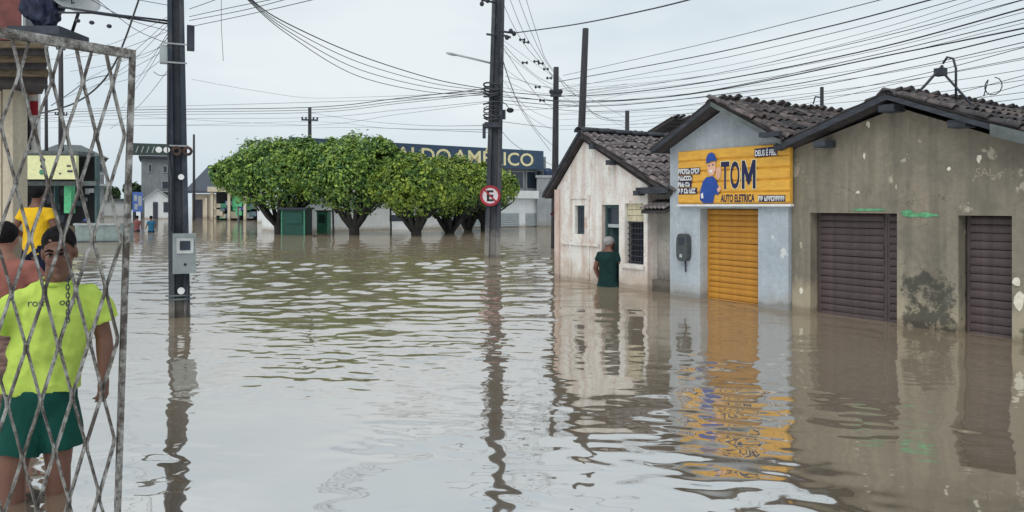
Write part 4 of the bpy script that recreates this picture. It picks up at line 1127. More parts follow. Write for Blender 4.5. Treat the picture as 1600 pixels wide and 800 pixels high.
# ------------------------------------------------------------------ far left street: houses, shop, billboard
def block(name, label, x0, x1, ytop, ybase, Y, dep, m, rz=0, catg='building'):
    p = R((x0+x1)/2, HZ, Y); k = Y/F
    if x1 < 300: rz = math.atan2(-p.x, p.y)
    t = thing(name, label, catg, (p.x, p.y, GZ), rz)
    if x1 < 300: t.scale = (math.cos(rz), 1, 1)
    hw = (x1-x0)/2*k; zt = H + (HZ-ytop)*k - GZ
    return t, hw, zt, k
t, hw, zt, k = block('two_storey_house', 'grey two-storey house with pale windows far down the street', 221, 272, 248, 340, 88, 8, M_far_grey, 0, 'house')
MB().box(-hw, hw, 0, 8, 0, zt).build('wall', M_far_grey, t)
for (xa, xb, ya, yb) in ((231,238,256,270),(254,262,258,270),(252,264,282,296)):
    c = (221+272)/2
    w_ = MB().box((xa-c)*k, (xb-c)*k, -.10, -.01, H+(HZ-yb)*k-GZ, H+(HZ-ya)*k-GZ).build('window', M_louver, t)
    MB().box((xa-c)*k+.12, (xb-c)*k-.12, -.14, -.11, H+(HZ-yb)*k-GZ+.12, H+(HZ-ya)*k-GZ-.12).build('pane', M_glass, w_)
MB().box(-hw-.3, hw+.3, -.6, 8.3, zt+.003, zt+.3).build('roof', M_board, t)
MB().box(-hw*.2, hw, -1.3, -.02, zt*.49, zt*.49+.15).build('balcony', M_louver, t)
t, hw, zt, k = block('white_cottage', 'little white gabled house at the far end of the flooded street', 226, 268, 297, 338, 80, 7, M_far_white, 0, 'house')
MB().prism_y([(-hw,0),(hw,0),(hw,zt-1.1),(-hw*.05,zt),(-hw,zt-1.0)], 0, 7).build('wall', M_far_white, t)
rf = MB()
for (A_, B_) in (((-hw*.05,zt+.02),(hw+.25,zt-1.2)), ((-hw*.05,zt+.02),(-hw-.25,zt-1.15))):
    rf.add([(A_[0],-.3,A_[1]),(B_[0],-.3,B_[1]),(B_[0],7.3,B_[1]),(A_[0],7.3,A_[1]),(A_[0],-.3,A_[1]+.14),(B_[0],-.3,B_[1]+.14),(B_[0],7.3,B_[1]+.14),(A_[0],7.3,A_[1]+.14)],
           [(0,1,2,3),(7,6,5,4),(0,4,5,1),(1,5,6,2),(2,6,7,3),(3,7,4,0)])
rf.build('roof', M_louver, t)
MB().box(-hw*.38, -hw*.02, -.05, -.01, .3, 2.0+.6).build('door', M_iron, t)
MB().box(hw*.4, hw*.85, -.05, -.01, 1.5, 2.6).build('window', M_iron, t)
t, hw, zt, k = block('billboard', 'blue printed billboard left of the little white house', 207, 223, 300, 330, 74, 1, M_bluebill, 0, 'billboard')
zb = H+(HZ-331)*k-GZ
MB().box(-hw, hw, 0, .12, zb, zt).build('board', M_bluebill, t)
for q in (-.7, .7): MB().tube([(hw*q,.06,0),(hw*q,.06,zb)], .06, 6).build('post', M_iron, t)
for (u0,u1,v0,v1) in ((-.7,-.1,.55,.85),(.1,.8,.3,.8),(-.6,.0,.12,.4)):
    MB().box(hw*u0, hw*u1, -.012, -.003, zb+(zt-zb)*v0, zb+(zt-zb)*v1).build('pale_print', M_louver, t)
t, hw, zt, k = block('dark_roofed_hall', 'wide hall with dark sheet roof right of the near pole', 300, 352, 256, 338, 84, 9, M_far_grey, 0, 'building')
MB().box(-hw, hw+3, 0, 9, 0, H+(HZ-303)*k-GZ).build('wall', M_cream, t)
MB().prism_x([(-.8, H+(HZ-302)*k-GZ), (6, zt), (6, zt+.2), (-.8, H+(HZ-298)*k-GZ)], -hw-.5, hw+6).build('roof', simple('dark_blue_sheet_roof', (.05,.06,.08), .6, .3, 3, stretch=(6,1,1)), t)
MB().box(-hw+.4, -hw+1.2, -.06, -.01, .5, 2.9).build('door', M_iron, t)
MB().box(hw*.1, hw*.3, -.06, -.01, .3, 2.9).build('door', M_teal, t)
for q in range(4): MB().box(-hw+1.6+q*1.6, -hw+1.85+q*1.6, -.35, -.03, 0, 3.1).build('pilaster', M_cream, t)
t, hw, zt, k = block('open_shop', 'open shop front crowded with colourful goods left of the trees', 334, 400, 292, 343, 72, 7, M_dark, 0, 'shop')
MB().box(-hw, hw+2.5, .6, 7, 0, zt-.5).build('wall', M_dark, t)
MB().box(-hw-.3, hw+2.6, -.8, 7, zt-.48, zt).build('roof', M_cream, t)
for q in (-1, -.2, .55, 1.25): MB().box(hw*q-.12, hw*q+.12, -.5, -.25, 0, zt-.49).build('pillar', M_cream, t)
rr = random.Random(4)
gm = [M_goods, M_green2, M_louver, M_bluebill, M_cream, M_mint]
for i in range(26):
    x = rr.uniform(-hw*.9, hw*.85); z = rr.uniform(.8, zt-1.3); s_ = rr.uniform(.2,.5)
    MB().box(x-s_, x+s_, .2-i*.01, .58-i*.002, z, z+s_*1.4).build('goods_stack', gm[i % 6], t)
MB().box(-hw*.1, hw*.35, -.1, .15, 2.1, 3.2).build('green_banner', M_mint, t)
t, hw, zt, k = block('street_house', 'pale low house partly hidden behind the leftmost trees', 402, 520, 300, 346, 62, 6, M_cream, 0, 'house')
MB().box(-hw, hw, 0, 6, 0, zt).build('wall', M_far_white, t)
for q in (-.75, -.45, -.1, .3, .6):
    MB().box(hw*q, hw*q+.9, -.06, -.01, .4, 2.7).build('door', M_iron if q > -.5 else M_green, t)
MB().box(-hw-.2, hw+.2, -.5, 6.2, zt+.003, zt+.25).build('roof', M_board2, t)
t, hw, zt, k = block('street_house', 'pale wall and doorways glimpsed between the tree trunks', 520, 700, 306, 352, 56, 6, M_far_white, 0, 'house')
MB().box(-hw, hw, 0, 6, 0, zt).build('wall', M_far_white, t)
for q in (-.8, -.5, -.05, .25, .7):
    MB().box(hw*q, hw*q+1.1, -.06, -.01, .4, 2.6).build('door', M_louver if q > 0 else M_iron, t)
MB().box(-hw-.2, hw+.2, -.5, 6.2, zt+.003, zt+.25).build('roof', M_board2, t)

# far trees on the left
def round_tree(label, px, Y, w_px, ytop, seed):
    p = R(px, HZ, Y); k = Y/F
    t = thing('leafy_tree', label, 'tree', (p.x, p.y, GZ), 0)
    zt = H+(HZ-ytop)*k-GZ; hw = w_px*k
    rr = random.Random(seed)
    lobes = [((0,0,zt*.62), (hw*.8, hw*.8, zt*.30))] + [((hw*.6*math.cos(q*1.3), hw*.6*math.sin(q*1.3), zt*rr.uniform(.5,.8)), (hw*.4,hw*.4,zt*.18)) for q in range(6)]
    leaf_crown(lobes, 4500, .38, seed, M_leaf_far, 'crown', t)
    tk = MB().tube([(0,0,0),(0,0,zt*.5)], [.25,.15], 8)
    for q in range(5): tk.tube([(0,0,zt*.4),(hw*.5*math.cos(q*1.25),hw*.5*math.sin(q*1.25),zt*.7)], [.1,.04], 6)
    tk.build('trunk', M_bark, t)
round_tree('small distant tree above the blue billboard', 210, 95, 16, 282, 41)
round_tree('distant tree seen through the gate beside the boat', 168, 100, 18, 286, 42)
round_tree('distant bushy tree half hidden by the left shops', 140, 92, 20, 290, 43)

# ------------------------------------------------------------------ things standing in the water by the trees
p = R(458, 367, Yw(367)-.4); k = p.y/F
t = thing('green_kiosk', 'dark green metal kiosk beside the leftmost tree trunk', 'kiosk', (p.x, p.y, GZ), 0)
hw = 19*k; zt = H+(HZ-325)*k-GZ
MB().box(-hw, hw, 0, 1.2, 0, zt-.08).build('body', M_green, t)
MB().box(-hw-.08, hw+.08, -.12, 1.3, zt-.078, zt+.02).build('roof', M_iron, t)
MB().box(-hw*.55, hw*.75, -.05, -.005, 1.35, zt-.22).build('hatch', simple('faded_green_hatch', (.006,.06,.045), .6), t)
for q in (-.93, .93): MB().box(hw*q-.03, hw*q+.03, -.03, -.004, 0, zt-.09).build('corner_trim', M_green2, t)
p = R(503, 364, Yw(364)); k = p.y/F
t = thing('green_kiosk', 'lighter green narrow booth between the first two trunks', 'kiosk', (p.x, p.y, GZ), 0)
hw = 8*k; zt = H+(HZ-331)*k-GZ
MB().box(-hw, hw, 0, .8, 0, zt).build('body', M_green2, t); MB().box(-hw-.05, hw+.05, -.06, .86, zt+.002, zt+.08).build('roof', M_iron, t)
MB().box(-hw*.6, hw*.6, -.04, -.005, 1.3, zt-.15).build('hatch', M_green, t)
p = R(497, 369, Yw(369)); t = thing('floating_plank', 'reddish plank drifting beside the green kiosk', 'plank', (p.x, p.y, -.02), .15)
MB().box(-.55, .55, -.1, .1, 0, .05).build('board', M_rust, t); MB().box(-.2,-.12,-.12,.12,.052,.08).build('cleat', M_rust, t)
for (px_, py_, yt, Y_, lab) in ((610, 366, 322, Yw(366), 'thin pale stake between the second and third trees'), (372, 358, 322, Yw(362), 'thin grey stake in open water left of the trees'),
                           (520, 364, 325, Yw(365), 'brown stake right of the lighter green booth')):
    p = R(px_, py_, Y_); t = thing('stake', lab, 'stake', (p.x, p.y, GZ), 0)
    zt = H+(HZ-yt)*p.y/F-GZ
    MB().tube([(0,0,0),(.03,0,zt*.5),(.0,0,zt)], [.055,.05,.045], 7).build('shaft', M_board2, t)
    MB().tube([(0,0,zt),(0,0,zt+.03)], [.06,.05], 7).build('cap', M_steel, t)
# white car standing in the flood
p = R(605, 350, 44); t = thing('parked_car', 'white hatchback stranded behind the second tree', 'car', (p.x, p.y, -.55), rad(8))
prof = [(-1.9,.25),(-1.95,.7),(-1.75,.95),(-1.15,1.02),(-.55,1.45),(.75,1.47),(1.45,1.0),(1.85,.85),(1.95,.5),(1.9,.25)]
MB().prism_y(prof, -.8, .8).build('body', M_carwhite, t)
MB().prism_y([(-1.0,1.03),(-.52,1.38),(.05,1.40),(.05,1.03)], -.812, -.802).build('window', M_glass, t)
MB().prism_y([(.13,1.03),(.13,1.40),(.72,1.40),(1.22,1.03)], -.812, -.802).build('window', M_glass, t)
for x in (-1.2, 1.2):
    for y_ in (-.83, .70):
        w_ = MB().disc(Matrix.Translation((x, y_, .12)), .31, .13, 18).build('wheel', M_rubber, t)
        MB().disc(Matrix.Translation((x, y_-.012 if y_ < 0 else y_+.131, .12)), .18, .011, 14).build('rim', M_steel, w_)
MB().box(-1.96,-1.88,-.7,-.35,.6,.72).build('headlight', M_louver, t); MB().box(-1.96,-1.88,.35,.7,.6,.72).build('headlight', M_louver, t)

# ------------------------------------------------------------------ left side of the street
# two-storey corner building, mostly outside the frame
def at(px, py, Y): return R(px, py, Y)
Yc = 9.6
def rect(mb, x0, y0, x1, y1, Y, dep):                   # photo rectangle at distance Y, going back by dep
    a = at(x0, y1, Y); b = at(x1, y0, Y)
    n0 = len(mb.v); mb.box(a.x, b.x, Y, Y+dep, a.z, b.z)
    if 0 < dep - .35 and Y < 15:                        # side walls run with the street, not with the picture
        mb.v[n0:] = [(v[0] - .70*(v[1]-Y), v[1], v[2]) for v in mb.v[n0:]]
    return mb
cb = thing('corner_building', 'dark red corner building with wooden eave and cream pillar at left edge', 'building', (0,0,0))
m_ = MB(); rect(m_, -260, -330, 34, 62, Yc, 3.5); m_.build('upper_wall', M_darkred, cb)
m_ = MB(); rect(m_, 35.5, -200, 40, 62, Yc-.05, .2); m_.build('downpipe', M_louver, cb)
rr = random.Random(6)
Meave = simple('old_brown_eave_board', (.10,.075,.045), .85, .6, 7, stretch=(1,6,6))
Meave2 = simple('dark_eave_board', (.035,.030,.030), .85, .5, 7)
for i in range(6):
    m_ = MB(); y0_ = 64 + i*11.2
    rect(m_, -200, y0_, 76 - (i % 2)*3, y0_+10.2, Yc-.55+i*.07, .9); m_.build('eave_board', Meave if i % 2 == 0 else Meave2, cb)
m_ = MB(); rect(m_, 4, 132, 20, 490, 9.9, .3); a = m_.v; m_.build('pillar', M_cream, cb)
m_ = MB(); pa = at(4,0,9.9).x; pb = at(20,0,9.9).x; m_.box(pa-.03, pb+.03, 9.87, 10.23, GZ, .25); m_.build('pillar_base', M_cream, cb)
m_ = MB(); rect(m_, -220, 131, 2, 560, 10.0, .2); m_.build('ground_floor_wall', M_cream, cb)
ps = thing('wall_poster', 'orange and white poster with red square beside the cream pillar', 'poster', (0,0,0))
for nm, x0, y0, x1, y1, d, mm in (('sheet',21,134,60,238,0,M_white_p),('orange_band',23,137,58,148,.012,M_orange),('red_square',47,158,59,180,.012,M_red),('dark_block',26,180,48,234,.012,M_iron),('grey_print',28,152,44,166,.012,M_louver)):
    m_ = MB(); rect(m_, x0, y0, x1, y1, 10.35-d, .01 if d else .05); m_.build(nm, mm, ps)
tp = thing('rolled_tarp', 'dark navy tarp bundle bulging beside the red upper wall', 'tarp', (0,0,0))
t = MB(); rr = random.Random(3)
c = at(70, -16, 9.3)
t.ell(c, (.25,.22,.50), 18, 14)
t.ell(c+Vector((0,0,.4)), (.27,.24,.4), 18, 14)
for i in range(12): t.ell(c + Vector((rr.uniform(-.20,.24), rr.uniform(-.15,.05), rr.uniform(-.40,.3))), (.10,.12,.16), 10, 7)
TARP = (t, tp)
MB().tube([c+Vector((-.27,-.1,.1)), c+Vector((0,-.25,.08)), c+Vector((.27,-.1,.1))], .012, 6).build('tie_rope', M_cable, tp)
MB().box(c.x-.34, c.x+.30, 9.1, 9.75, c.z-.60, c.z-.5).build('bracket_shelf', M_iron, tp)
dsh = thing('satellite_dish', 'grey satellite dish at the top edge beside the navy tarp', 'satellite dish', at(114, 4, 9.4))
t = MB(); seg = 20; vs = [(0,0,0)]; fs = []
for i in range(1, 5):
    for k in range(seg):
        a_ = 2*math.pi*k/seg; r_ = .075*i
        vs.append((r_*math.cos(a_), -.9*r_*r_, r_*math.sin(a_)*.9))
for k in range(seg): fs.append((0, 1+k, 1+(k+1) % seg))
for i in range(3):
    for k in range(seg):
        q = (k+1) % seg; fs.append((1+i*seg+k, 1+(i+1)*seg+k, 1+(i+1)*seg+q, 1+i*seg+q))
t.add(vs, fs, True)
d_ = t.build('dish', M_louver, dsh); d_.rotation_euler = (rad(-38), rad(10), rad(40))
MB().tube([(0,.0,0),(.0,.12,-.1),(-.1,.15,-.34)], .02, 6).build('arm', M_iron, dsh)
MB().tube([(.0,-.02,-.02),(.12,-.26,.1)], .008, 5).build('feed_arm', M_iron, dsh)

ls = thing('low_shop', 'open-fronted shop under a pale yellow sign board behind the gate', 'shop', (0,0,0))
m_ = MB(); rect(m_, -90, 236, 122, 242, 51.0, 2); m_.build('roof', M_board2, ls)
m_ = MB(); rect(m_, -90, 244, 148, 378, 53.2, .3); m_.build('back_wall', M_dark, ls)
for (x0, x1) in ((-92,-84),(16,22),(84,86),(148,151)):
    m_ = MB(); a = at(x0,0,51.5); b = at(x1,0,51.5); m_.box(a.x, b.x, 51.5, 51.9, GZ, at(0,243,51.5).z); m_.build('post', M_teal if x0 > 80 else M_cream, ls)
m_ = MB(); rect(m_, 100, 287, 111, 333, 51.4, .5); m_.build('green_panel', M_mint, ls)
rr = random.Random(12)
for i in range(24):
    x = rr.uniform(24, 146); y_ = rr.uniform(292, 345); s_ = rr.uniform(4, 9)
    m_ = MB(); rect(m_, x, y_-s_*rr.uniform(.5,1.2), x+s_, y_+s_*.5, 52.0+i*.04, .1+.06*rr.random()); m_.build('hung_goods', rr.choice([M_iron, M_iron, M_board2, M_teal, M_louver, M_goods]), ls)
m_ = MB(); rect(m_, 20, 283, 150, 290, 51.0, .4); m_.build('valance', M_board2, ls)
lsg = thing('shop_board', 'pale yellow sign board with dark round prints above open shop', 'sign', (0,0,0))
m_ = MB(); rect(m_, 20, 243, 119, 280, 50.4, .3); m_.build('board', M_palesign, lsg)
for (x, y_, r_) in ((66,250,4.2),(66,260,3.4),(65,269,4)):
    p = at(x, y_, 50.36); MB().disc(Matrix.Translation(p), r_*50/F, .015, 14).build('round_print', M_iron if y_ < 265 else M_green2, lsg)
for i, (x, y_, w_, h_) in enumerate(((84,253,5,2),(104,258,6,2.5),(105,266,8,3),(80,270,4,3),(92,270,3,2))):
    m_ = MB(); rect(m_, x, y_, x+w_, y_+h_, 50.365, .03); m_.build('dark_print', M_iron, lsg)
t, hw, zt, k = block('hip_roof_house', 'two-storey house with grey hip roof and balcony behind the open shop', 52, 164, 246, 340, 78, 8, M_far_grey, 0, 'house')
MB().box(-hw, hw, 0, 8, 0, zt).build('wall', M_far_grey, t)
zr_ = H+(HZ-222)*k-GZ
MB().add([(-hw-.5,-.6,zt+.01),(hw+.5,-.6,zt+.01),(hw+.5,8.6,zt+.01),(-hw-.5,8.6,zt+.01),(-hw*.35,4,zr_),(hw*.35,4,zr_)],
         [(0,3,2,1),(0,1,5,4),(1,2,5),(2,3,4,5),(3,0,4)]).build('roof', M_board2, t)
for (x0, x1, y0, y1) in ((126,131,252,268),(134,139,252,268),(143,147,252,268),(150,162,254,268)):
    c_ = 108; w_ = MB().box((x0-c_)*k, (x1-c_)*k, -.08, -.01, H+(HZ-y1)*k-GZ, H+(HZ-y0)*k-GZ).build('window', M_louver, t)
    MB().box((x0-c_)*k+.06, (x1-c_)*k-.06, -.11, -.085, H+(HZ-y1)*k-GZ+.08, H+(HZ-y0)*k-GZ-.08).build('pane', M_glass, w_)
bl = MB().box((136-108)*k, (168-108)*k, -1.4, -.02, H+(HZ-290)*k-GZ, H+(HZ-287)*k-GZ).build('balcony', M_louver, t)
for i in range(9):
    x = (138 + i*3.4 - 108)*k; MB().box(x, x+.07, -1.38, -1.3, H+(HZ-287)*k-GZ+.003, H+(HZ-272)*k-GZ).build('baluster', simple('mauve_rail', (.16,.13,.17), .7) if i == 0 else MATS['mauve_rail'], bl)
MB().box((136-108)*k, (168-108)*k, -1.4, -1.28, H+(HZ-271.8)*k-GZ, H+(HZ-270)*k-GZ).build('handrail', M_louver, bl)
for (xa, xb, ya, Y_, lab) in ((150, 206, 296, 96, 'low pale wall at the street end seen through the gate'), (-40, 60, 280, 70, 'grey block far behind the cream pillar')):
    t, hw, zt, k = block('low_building', lab, xa, xb, ya+18, 340, Y_, 5, M_far_white)
    MB().box(-hw, hw, 0, 5, 0, zt).build('wall', M_far_white if xa > 0 else M_far_grey, t)
    MB().box(-hw-.2, hw+.2, -.3, 5.2, zt+.002, zt+.3).build('roof', M_board2, t)

# ------------------------------------------------------------------ iron lattice gate
GY = 3.0; gR = R(207, 85, GY)
gu = Vector((-.703, -.712, 0))
gate = thing('lattice_gate', 'weathered iron lattice gate standing open at the left', 'gate', (gR.x, gR.y, -.40), math.atan2(gu.y, gu.x))
gate.rotation_mode = 'XYZ'
gh = gR.z + .40
sh = math.tan(rad(1.75))
def G(u, z):                                            # in-plane lean
    zz = z; return (u + (gh - zz) * sh, zz + u * math.sin(rad(1.75)))
GW = 1.05
def gbar(name, pts, w_, d_, y=0, m=M_gate):
    t = MB()
    P = [G(*p) for p in pts]
    for k in range(len(P)-1):
        pass
    # mitred flat bar in the gate plane
    L_ = []; R_ = []
    for i, p in enumerate(P):
        p = Vector(p); a = Vector(P[max(i-1,0)]); b = Vector(P[min(i+1,len(P)-1)])
        d1 = (p-a).normalized() if i else (b-p).normalized(); d2 = (b-p).normalized() if i < len(P)-1 else d1
        tn = (d1+d2).normalized(); nn = Vector((-tn.y, tn.x)); q = w_/2/max(.5, nn.dot(Vector((-d1.y, d1.x))))
        L_.append(p+nn*q); R_.append(p-nn*q)
    vs = []
    for l_, r_ in zip(L_, R_):
        vs += [(l_.x,y-d_/2,l_.y),(r_.x,y-d_/2,r_.y),(r_.x,y+d_/2,r_.y),(l_.x,y+d_/2,l_.y)]
    fs = [(3,2,1,0)]; n = len(P)
    for i in range(n-1):
        for k in range(4):
            q = (k+1) % 4; fs.append((i*4+k, i*4+q, i*4+4+q, i*4+4+k))
    fs.append(tuple((n-1)*4+k for k in range(4)))
    t.add(vs, fs)
    o = t.build(name, m, gate)
    bv = o.modifiers.new('bevel', 'BEVEL'); bv.width = .0015; bv.segments = 2
    return o
gbar('post', [(0,.02),(0,gh+.017)], .020, .026)
gbar('top_rail', [(.012,gh),(GW-.017,gh)], .034, .036)
gbar('bottom_rail', [(.017,.06),(GW-.017,.06)], .034, .034)
gbar('post', [(GW,.02),(GW,gh+.017)], .032, .032)
hc = .0525
z_first = 1.846 + .40; dz = .202
nb = int((GW-.03)/hc)
rr = random.Random(8)
for b in range(nb):
    pts = []
    u_in, u_out = .018 + b*hc, .018 + (b+1)*hc
    # bar b meets its right neighbour at u_in and its left neighbour at u_out, in alternate rows
    row = 0; z = z_first
    zz = gh - .018
    first_out = (b % 2 == 0)
    def uu(r_): return (u_out - .0034) if ((r_ % 2 == 0) == first_out) else (u_in + .0034)
    um = (uu(0) + (uu(1) - uu(0)) * ((gh-.018 - z_first)/dz if True else 0))
    t_ = min(.95, (gh-.018 - z_first - .02)/dz)
    pts.append((uu(0) + (uu(1)-uu(0))*t_, gh-.018))
    while z > .10:
        w_ = rr.uniform(-.004,.004); jz = rr.uniform(-.006,.006)
        pts.append((uu(row)+w_*.3, z+.013+jz)); pts.append((uu(row)-w_*.3, z-.013+jz))
        row += 1; z -= dz
    pts.append((uu(row), .078))
    gbar('lattice_bar', pts, .0065, .028, y=.002 if b % 2 else -.002)
# short chain hanging from a crossing
ch = thing('hanging_chain', 'thin dark chain hanging from the lattice gate in front of lime shirt', 'chain', (0,0,0))
for i in range(11):
    p = R(106+(i % 2)*.6, 436+i*6.4, 2.72)
    Mx = Matrix.Translation(p) @ Matrix.Rotation(rad(31 + 90*(i % 2)), 4, 'Z')
    P = [Mx @ Vector((.0055*math.cos(a_), 0, .011*math.sin(a_))) for a_ in [2*math.pi*k/10 for k in range(11)]]
    MB().tube(P, .002, 5).build('link', M_iron, ch)
pp_ = [R(112, 432, 2.72), R(108, 434, 2.72), R(106, 438, 2.72)]
MB().tube(pp_, .003, 5).build('hook', M_iron, ch)

# ------------------------------------------------------------------ people
def remesh(mb, voxel, smooth, name, m, parent, folds=None, seed=0):
    me = mb.mesh(name+'_src', None)
    o = bpy.data.objects.new(name+'_src', me); COL.objects.link(o)
    md = o.modifiers.new('r', 'REMESH'); md.mode = 'VOXEL'; md.voxel_size = voxel; md.use_smooth_shade = True
    if smooth:
        sm = o.modifiers.new('s', 'SMOOTH'); sm.factor = .5; sm.iterations = smooth
    dg = bpy.context.evaluated_depsgraph_get()
    out = bpy.data.meshes.new_from_object(o.evaluated_get(dg))
    bpy.data.objects.remove(o); bpy.data.meshes.remove(me)
    if folds:
        amp, sx_, sz_ = folds
        no = [v.normal.copy() for v in out.vertices]
        for v, nn in zip(out.vertices, no):
            c = v.co
            q = Vector((c.x*sx_ + c.z*4 + seed, c.y*sx_, c.z*sz_ - c.x*2))
            a_ = mnoise.noise(q); v.co = c + nn * amp * ((1-abs(a_)*3.2)*.45 + .5*mnoise.noise(q*1.9) + .25*mnoise.noise(q*4.3) - .2)
    out.polygons.foreach_set('use_smooth', [True]*len(out.polygons))
    out.materials.clear(); out.materials.append(m); out.name = name
    return obj(name, out, parent)
def chain(mb, pts, rs, sq=1.0, up=None, seg=14, caps=True):
    mb.tube(pts, rs, seg, True, sq, up)
    if caps:
        for p, r in ((pts[0], rs[0]), (pts[-1], rs[-1])): mb.ell(p, (r*.98, r*.98*(sq if up else 1), r*.98), 12, 8)
def hand(mb, wrist, dirv, palm_n, s=1.0, curl=.5, thumb_side=1):
    """palm, four unequal bent fingers, thumb from the side of the palm"""
    d = Vector(dirv).normalized(); n = Vector(palm_n); n = (n - d*n.dot(d)).normalized(); a = d.cross(n) * thumb_side
    w_ = Vector(wrist)
    mb.tube([w_, w_+d*.03*s, w_+d*.062*s, w_+d*.085*s], [.025*s,.034*s,.038*s,.034*s], 12, True, .5, a)
    mb.ell(w_+d*.08*s, (.02*s,.02*s,.014*s), 10, 6)
    for i, L_ in enumerate((.070,.080,.075,.058)):
        o_ = w_ + d*.078*s + a*(.027-.018*i)*s
        p1 = o_ + (d*.95 + a*(.10-.07*i))*L_*.45*s; c1 = curl*(.6+.15*i)
        p2 = p1 + (d*math.cos(c1) + n*math.sin(c1))*L_*.32*s
        p3 = p2 + (d*math.cos(c1*2) + n*math.sin(c1*2))*L_*.26*s
        mb.tube([o_-d*.02*s, p1, p2, p3], [.0095*s,.009*s,.0082*s,.007*s], 8); mb.ell(p3, (.0072*s,)*3, 8, 6)
    o_ = w_ + d*.028*s + a*.026*s
    p1 = o_ + (d*.55 + a*.55 + n*.3).normalized()*.035*s; p2 = p1 + (d*.85 + a*.2 + n*.35).normalized()*.03*s
    mb.tube([o_-a*.012*s, p1, p2], [.013*s,.0105*s,.0085*s], 8); mb.ell(p2, (.0088*s,)*3, 8, 6)
def head(mb, M, s=1.0):
    def E(c, r): mb.ell(M @ (Vector(c)*s), tuple(x*s for x in r), 18, 12, M.to_3x3())
    E((0,.018,.030), (.076,.095,.085)); E((0,-.020,-.030), (.063,.072,.085)); E((0,-.042,-.080), (.045,.046,.036))
    E((0,-.080,.022), (.050,.016,.010)); E((.038,-.066,-.026), (.022,.020,.022)); E((-.038,-.066,-.026), (.022,.020,.022))
    E((.078,.008,-.006), (.010,.021,.031)); E((-.078,.008,-.006), (.010,.021,.031))
    E((0,-.090,-.058), (.024,.012,.007)); E((0,-.088,-.070), (.021,.012,.007)); E((0,-.082,-.102), (.020,.018,.015))
    mb.tube([M @ (Vector(p)*s) for p in ((0,-.084,.022),(0,-.098,-.004),(0,-.110,-.028))], [.008*s,.010*s,.014*s], 10)
    E((0,-.108,-.030), (.013,.012,.010)); E((.012,-.098,-.033), (.009,.009,.007)); E((-.012,-.098,-.033), (.009,.009,.007))
def face_bits(parent, M, s=1.0, hair=None):
    for q in (-1, 1):
        MB().ell(M @ (Vector((.030*q,-.0835,.004))*s), (.0120*s,.0062*s,.0042*s), 12, 8, M.to_3x3()).build('eye', MATS.get('eye_white') or simple('eye_white', (.34,.30,.28), .4), parent)
        MB().ell(M @ (Vector((.028*q,-.0885,.003))*s), (.0062*s,.004*s,.0044*s), 10, 6, M.to_3x3()).build('iris', M_black, parent)
        MB().tube([M @ (Vector(p)*s) for p in ((.046*q,-.0795,.006),(.030*q,-.0915,.0115),(.014*q,-.0865,.007))], .0032*s, 6).build('eyelid', M_hair, parent)
        MB().tube([M @ (Vector(p)*s) for p in ((.052*q,-.081,.022),(.032*q,-.096,.031),(.012*q,-.098,.026))], [.003*s,.0058*s,.005*s], 7).build('eyebrow', hair or M_hair, parent)
    MB().tube([M @ (Vector(p)*s) for p in ((-.024,-.093,-.064),(0,-.1035,-.0635),(.024,-.093,-.064))], [.002*s,.0042*s,.002*s], 7).build('lips', M_lip, parent)
def hair_cap(parent, M, m, s=1.0, seed=1, low=-.02, bulk=1.0, name='hair'):
    mb = MB()
    mb.ell(M @ (Vector((0,.024,.042))*s), (.083*s*bulk,.099*s*bulk,.086*s*bulk), 22, 14, M.to_3x3())
    o = remesh(mb, .007, 1, name, m, parent, (.006, 22, 22), seed)
    # trim the cap below the hairline: higher in front than at the back
    bm = bmesh.new(); bm.from_mesh(o.data)
    nrm = (M.to_3x3() @ Vector((0, .72, .70))).normalized(); co = M @ (Vector((0,-.052,.052))*s)
    g = bm.verts[:] + bm.edges[:] + bm.faces[:]
    bmesh.ops.bisect_plane(bm, geom=g, plane_co=co, plane_no=nrm, clear_inner=True)
    bm.to_mesh(o.data); bm.free()
    return o

remesh(TARP[0], .018, 2, 'cloth', M_tarp, TARP[1], (.05, 9, 4), 3)
# ---- man in lime shirt behind the gate
mp_ = R(85, 770, Yw(770)); maz = face_cam(mp_)
man = thing('person', 'man in lime green shirt and dark green shorts wading behind the gate', 'person', (mp_.x, mp_.y, -.40), maz)
O = .40
def V(x, y, z): return Vector((x, y, z + O))
Mh = Matrix.Translation(V(.020, -.035, 1.150)) @ Matrix.Rotation(rad(-9), 4, 'Z') @ Matrix.Rotation(rad(9), 4, 'X') @ Matrix.Rotation(rad(-3), 4, 'Y') @ Matrix.Diagonal((.88,.92,1.0,1))
bd = MB()
chain(bd, [V(-.06,.01,.42),V(-.055,.01,.52),V(-.04,.01,.64),V(-.012,.005,.78),V(0,.005,.88),V(.006,.012,.955)], [.12,.122,.110,.122,.120,.078], .60, (1,0,0), 20)
chain(bd, [V(.008,.014,.93),V(.014,.004,1.02),V(.02,-.012,1.10)], [.066,.056,.056])
head(bd, Mh)
for sx_ in (1,):
    chain(bd, [V(.08,.01,.935),V(.145,.01,.910),V(.186,.012,.82),V(.208,.015,.725)], [.030,.034,.040,.038])
    chain(bd, [V(.208,.015,.725),V(.212,-.004,.66),V(.206,-.035,.56)], [.038,.040,.026])
    hand(bd, V(.206,-.036,.558), (-.05,-.12,-1), (-.75,.6,0), 1.0, .65, 1)
    chain(bd, [V(-.08,.01,.935),V(-.145,.01,.905),V(-.225,.02,.82),V(-.285,.03,.74)], [.030,.034,.040,.038])
    chain(bd, [V(-.285,.03,.74),V(-.325,-.02,.69),V(-.36,-.10,.62)], [.038,.040,.026])
    hand(bd, V(-.36,-.10,.62), (-.3,-.6,-.6), (.4,.5,-.6), 1.0, .5, -1)
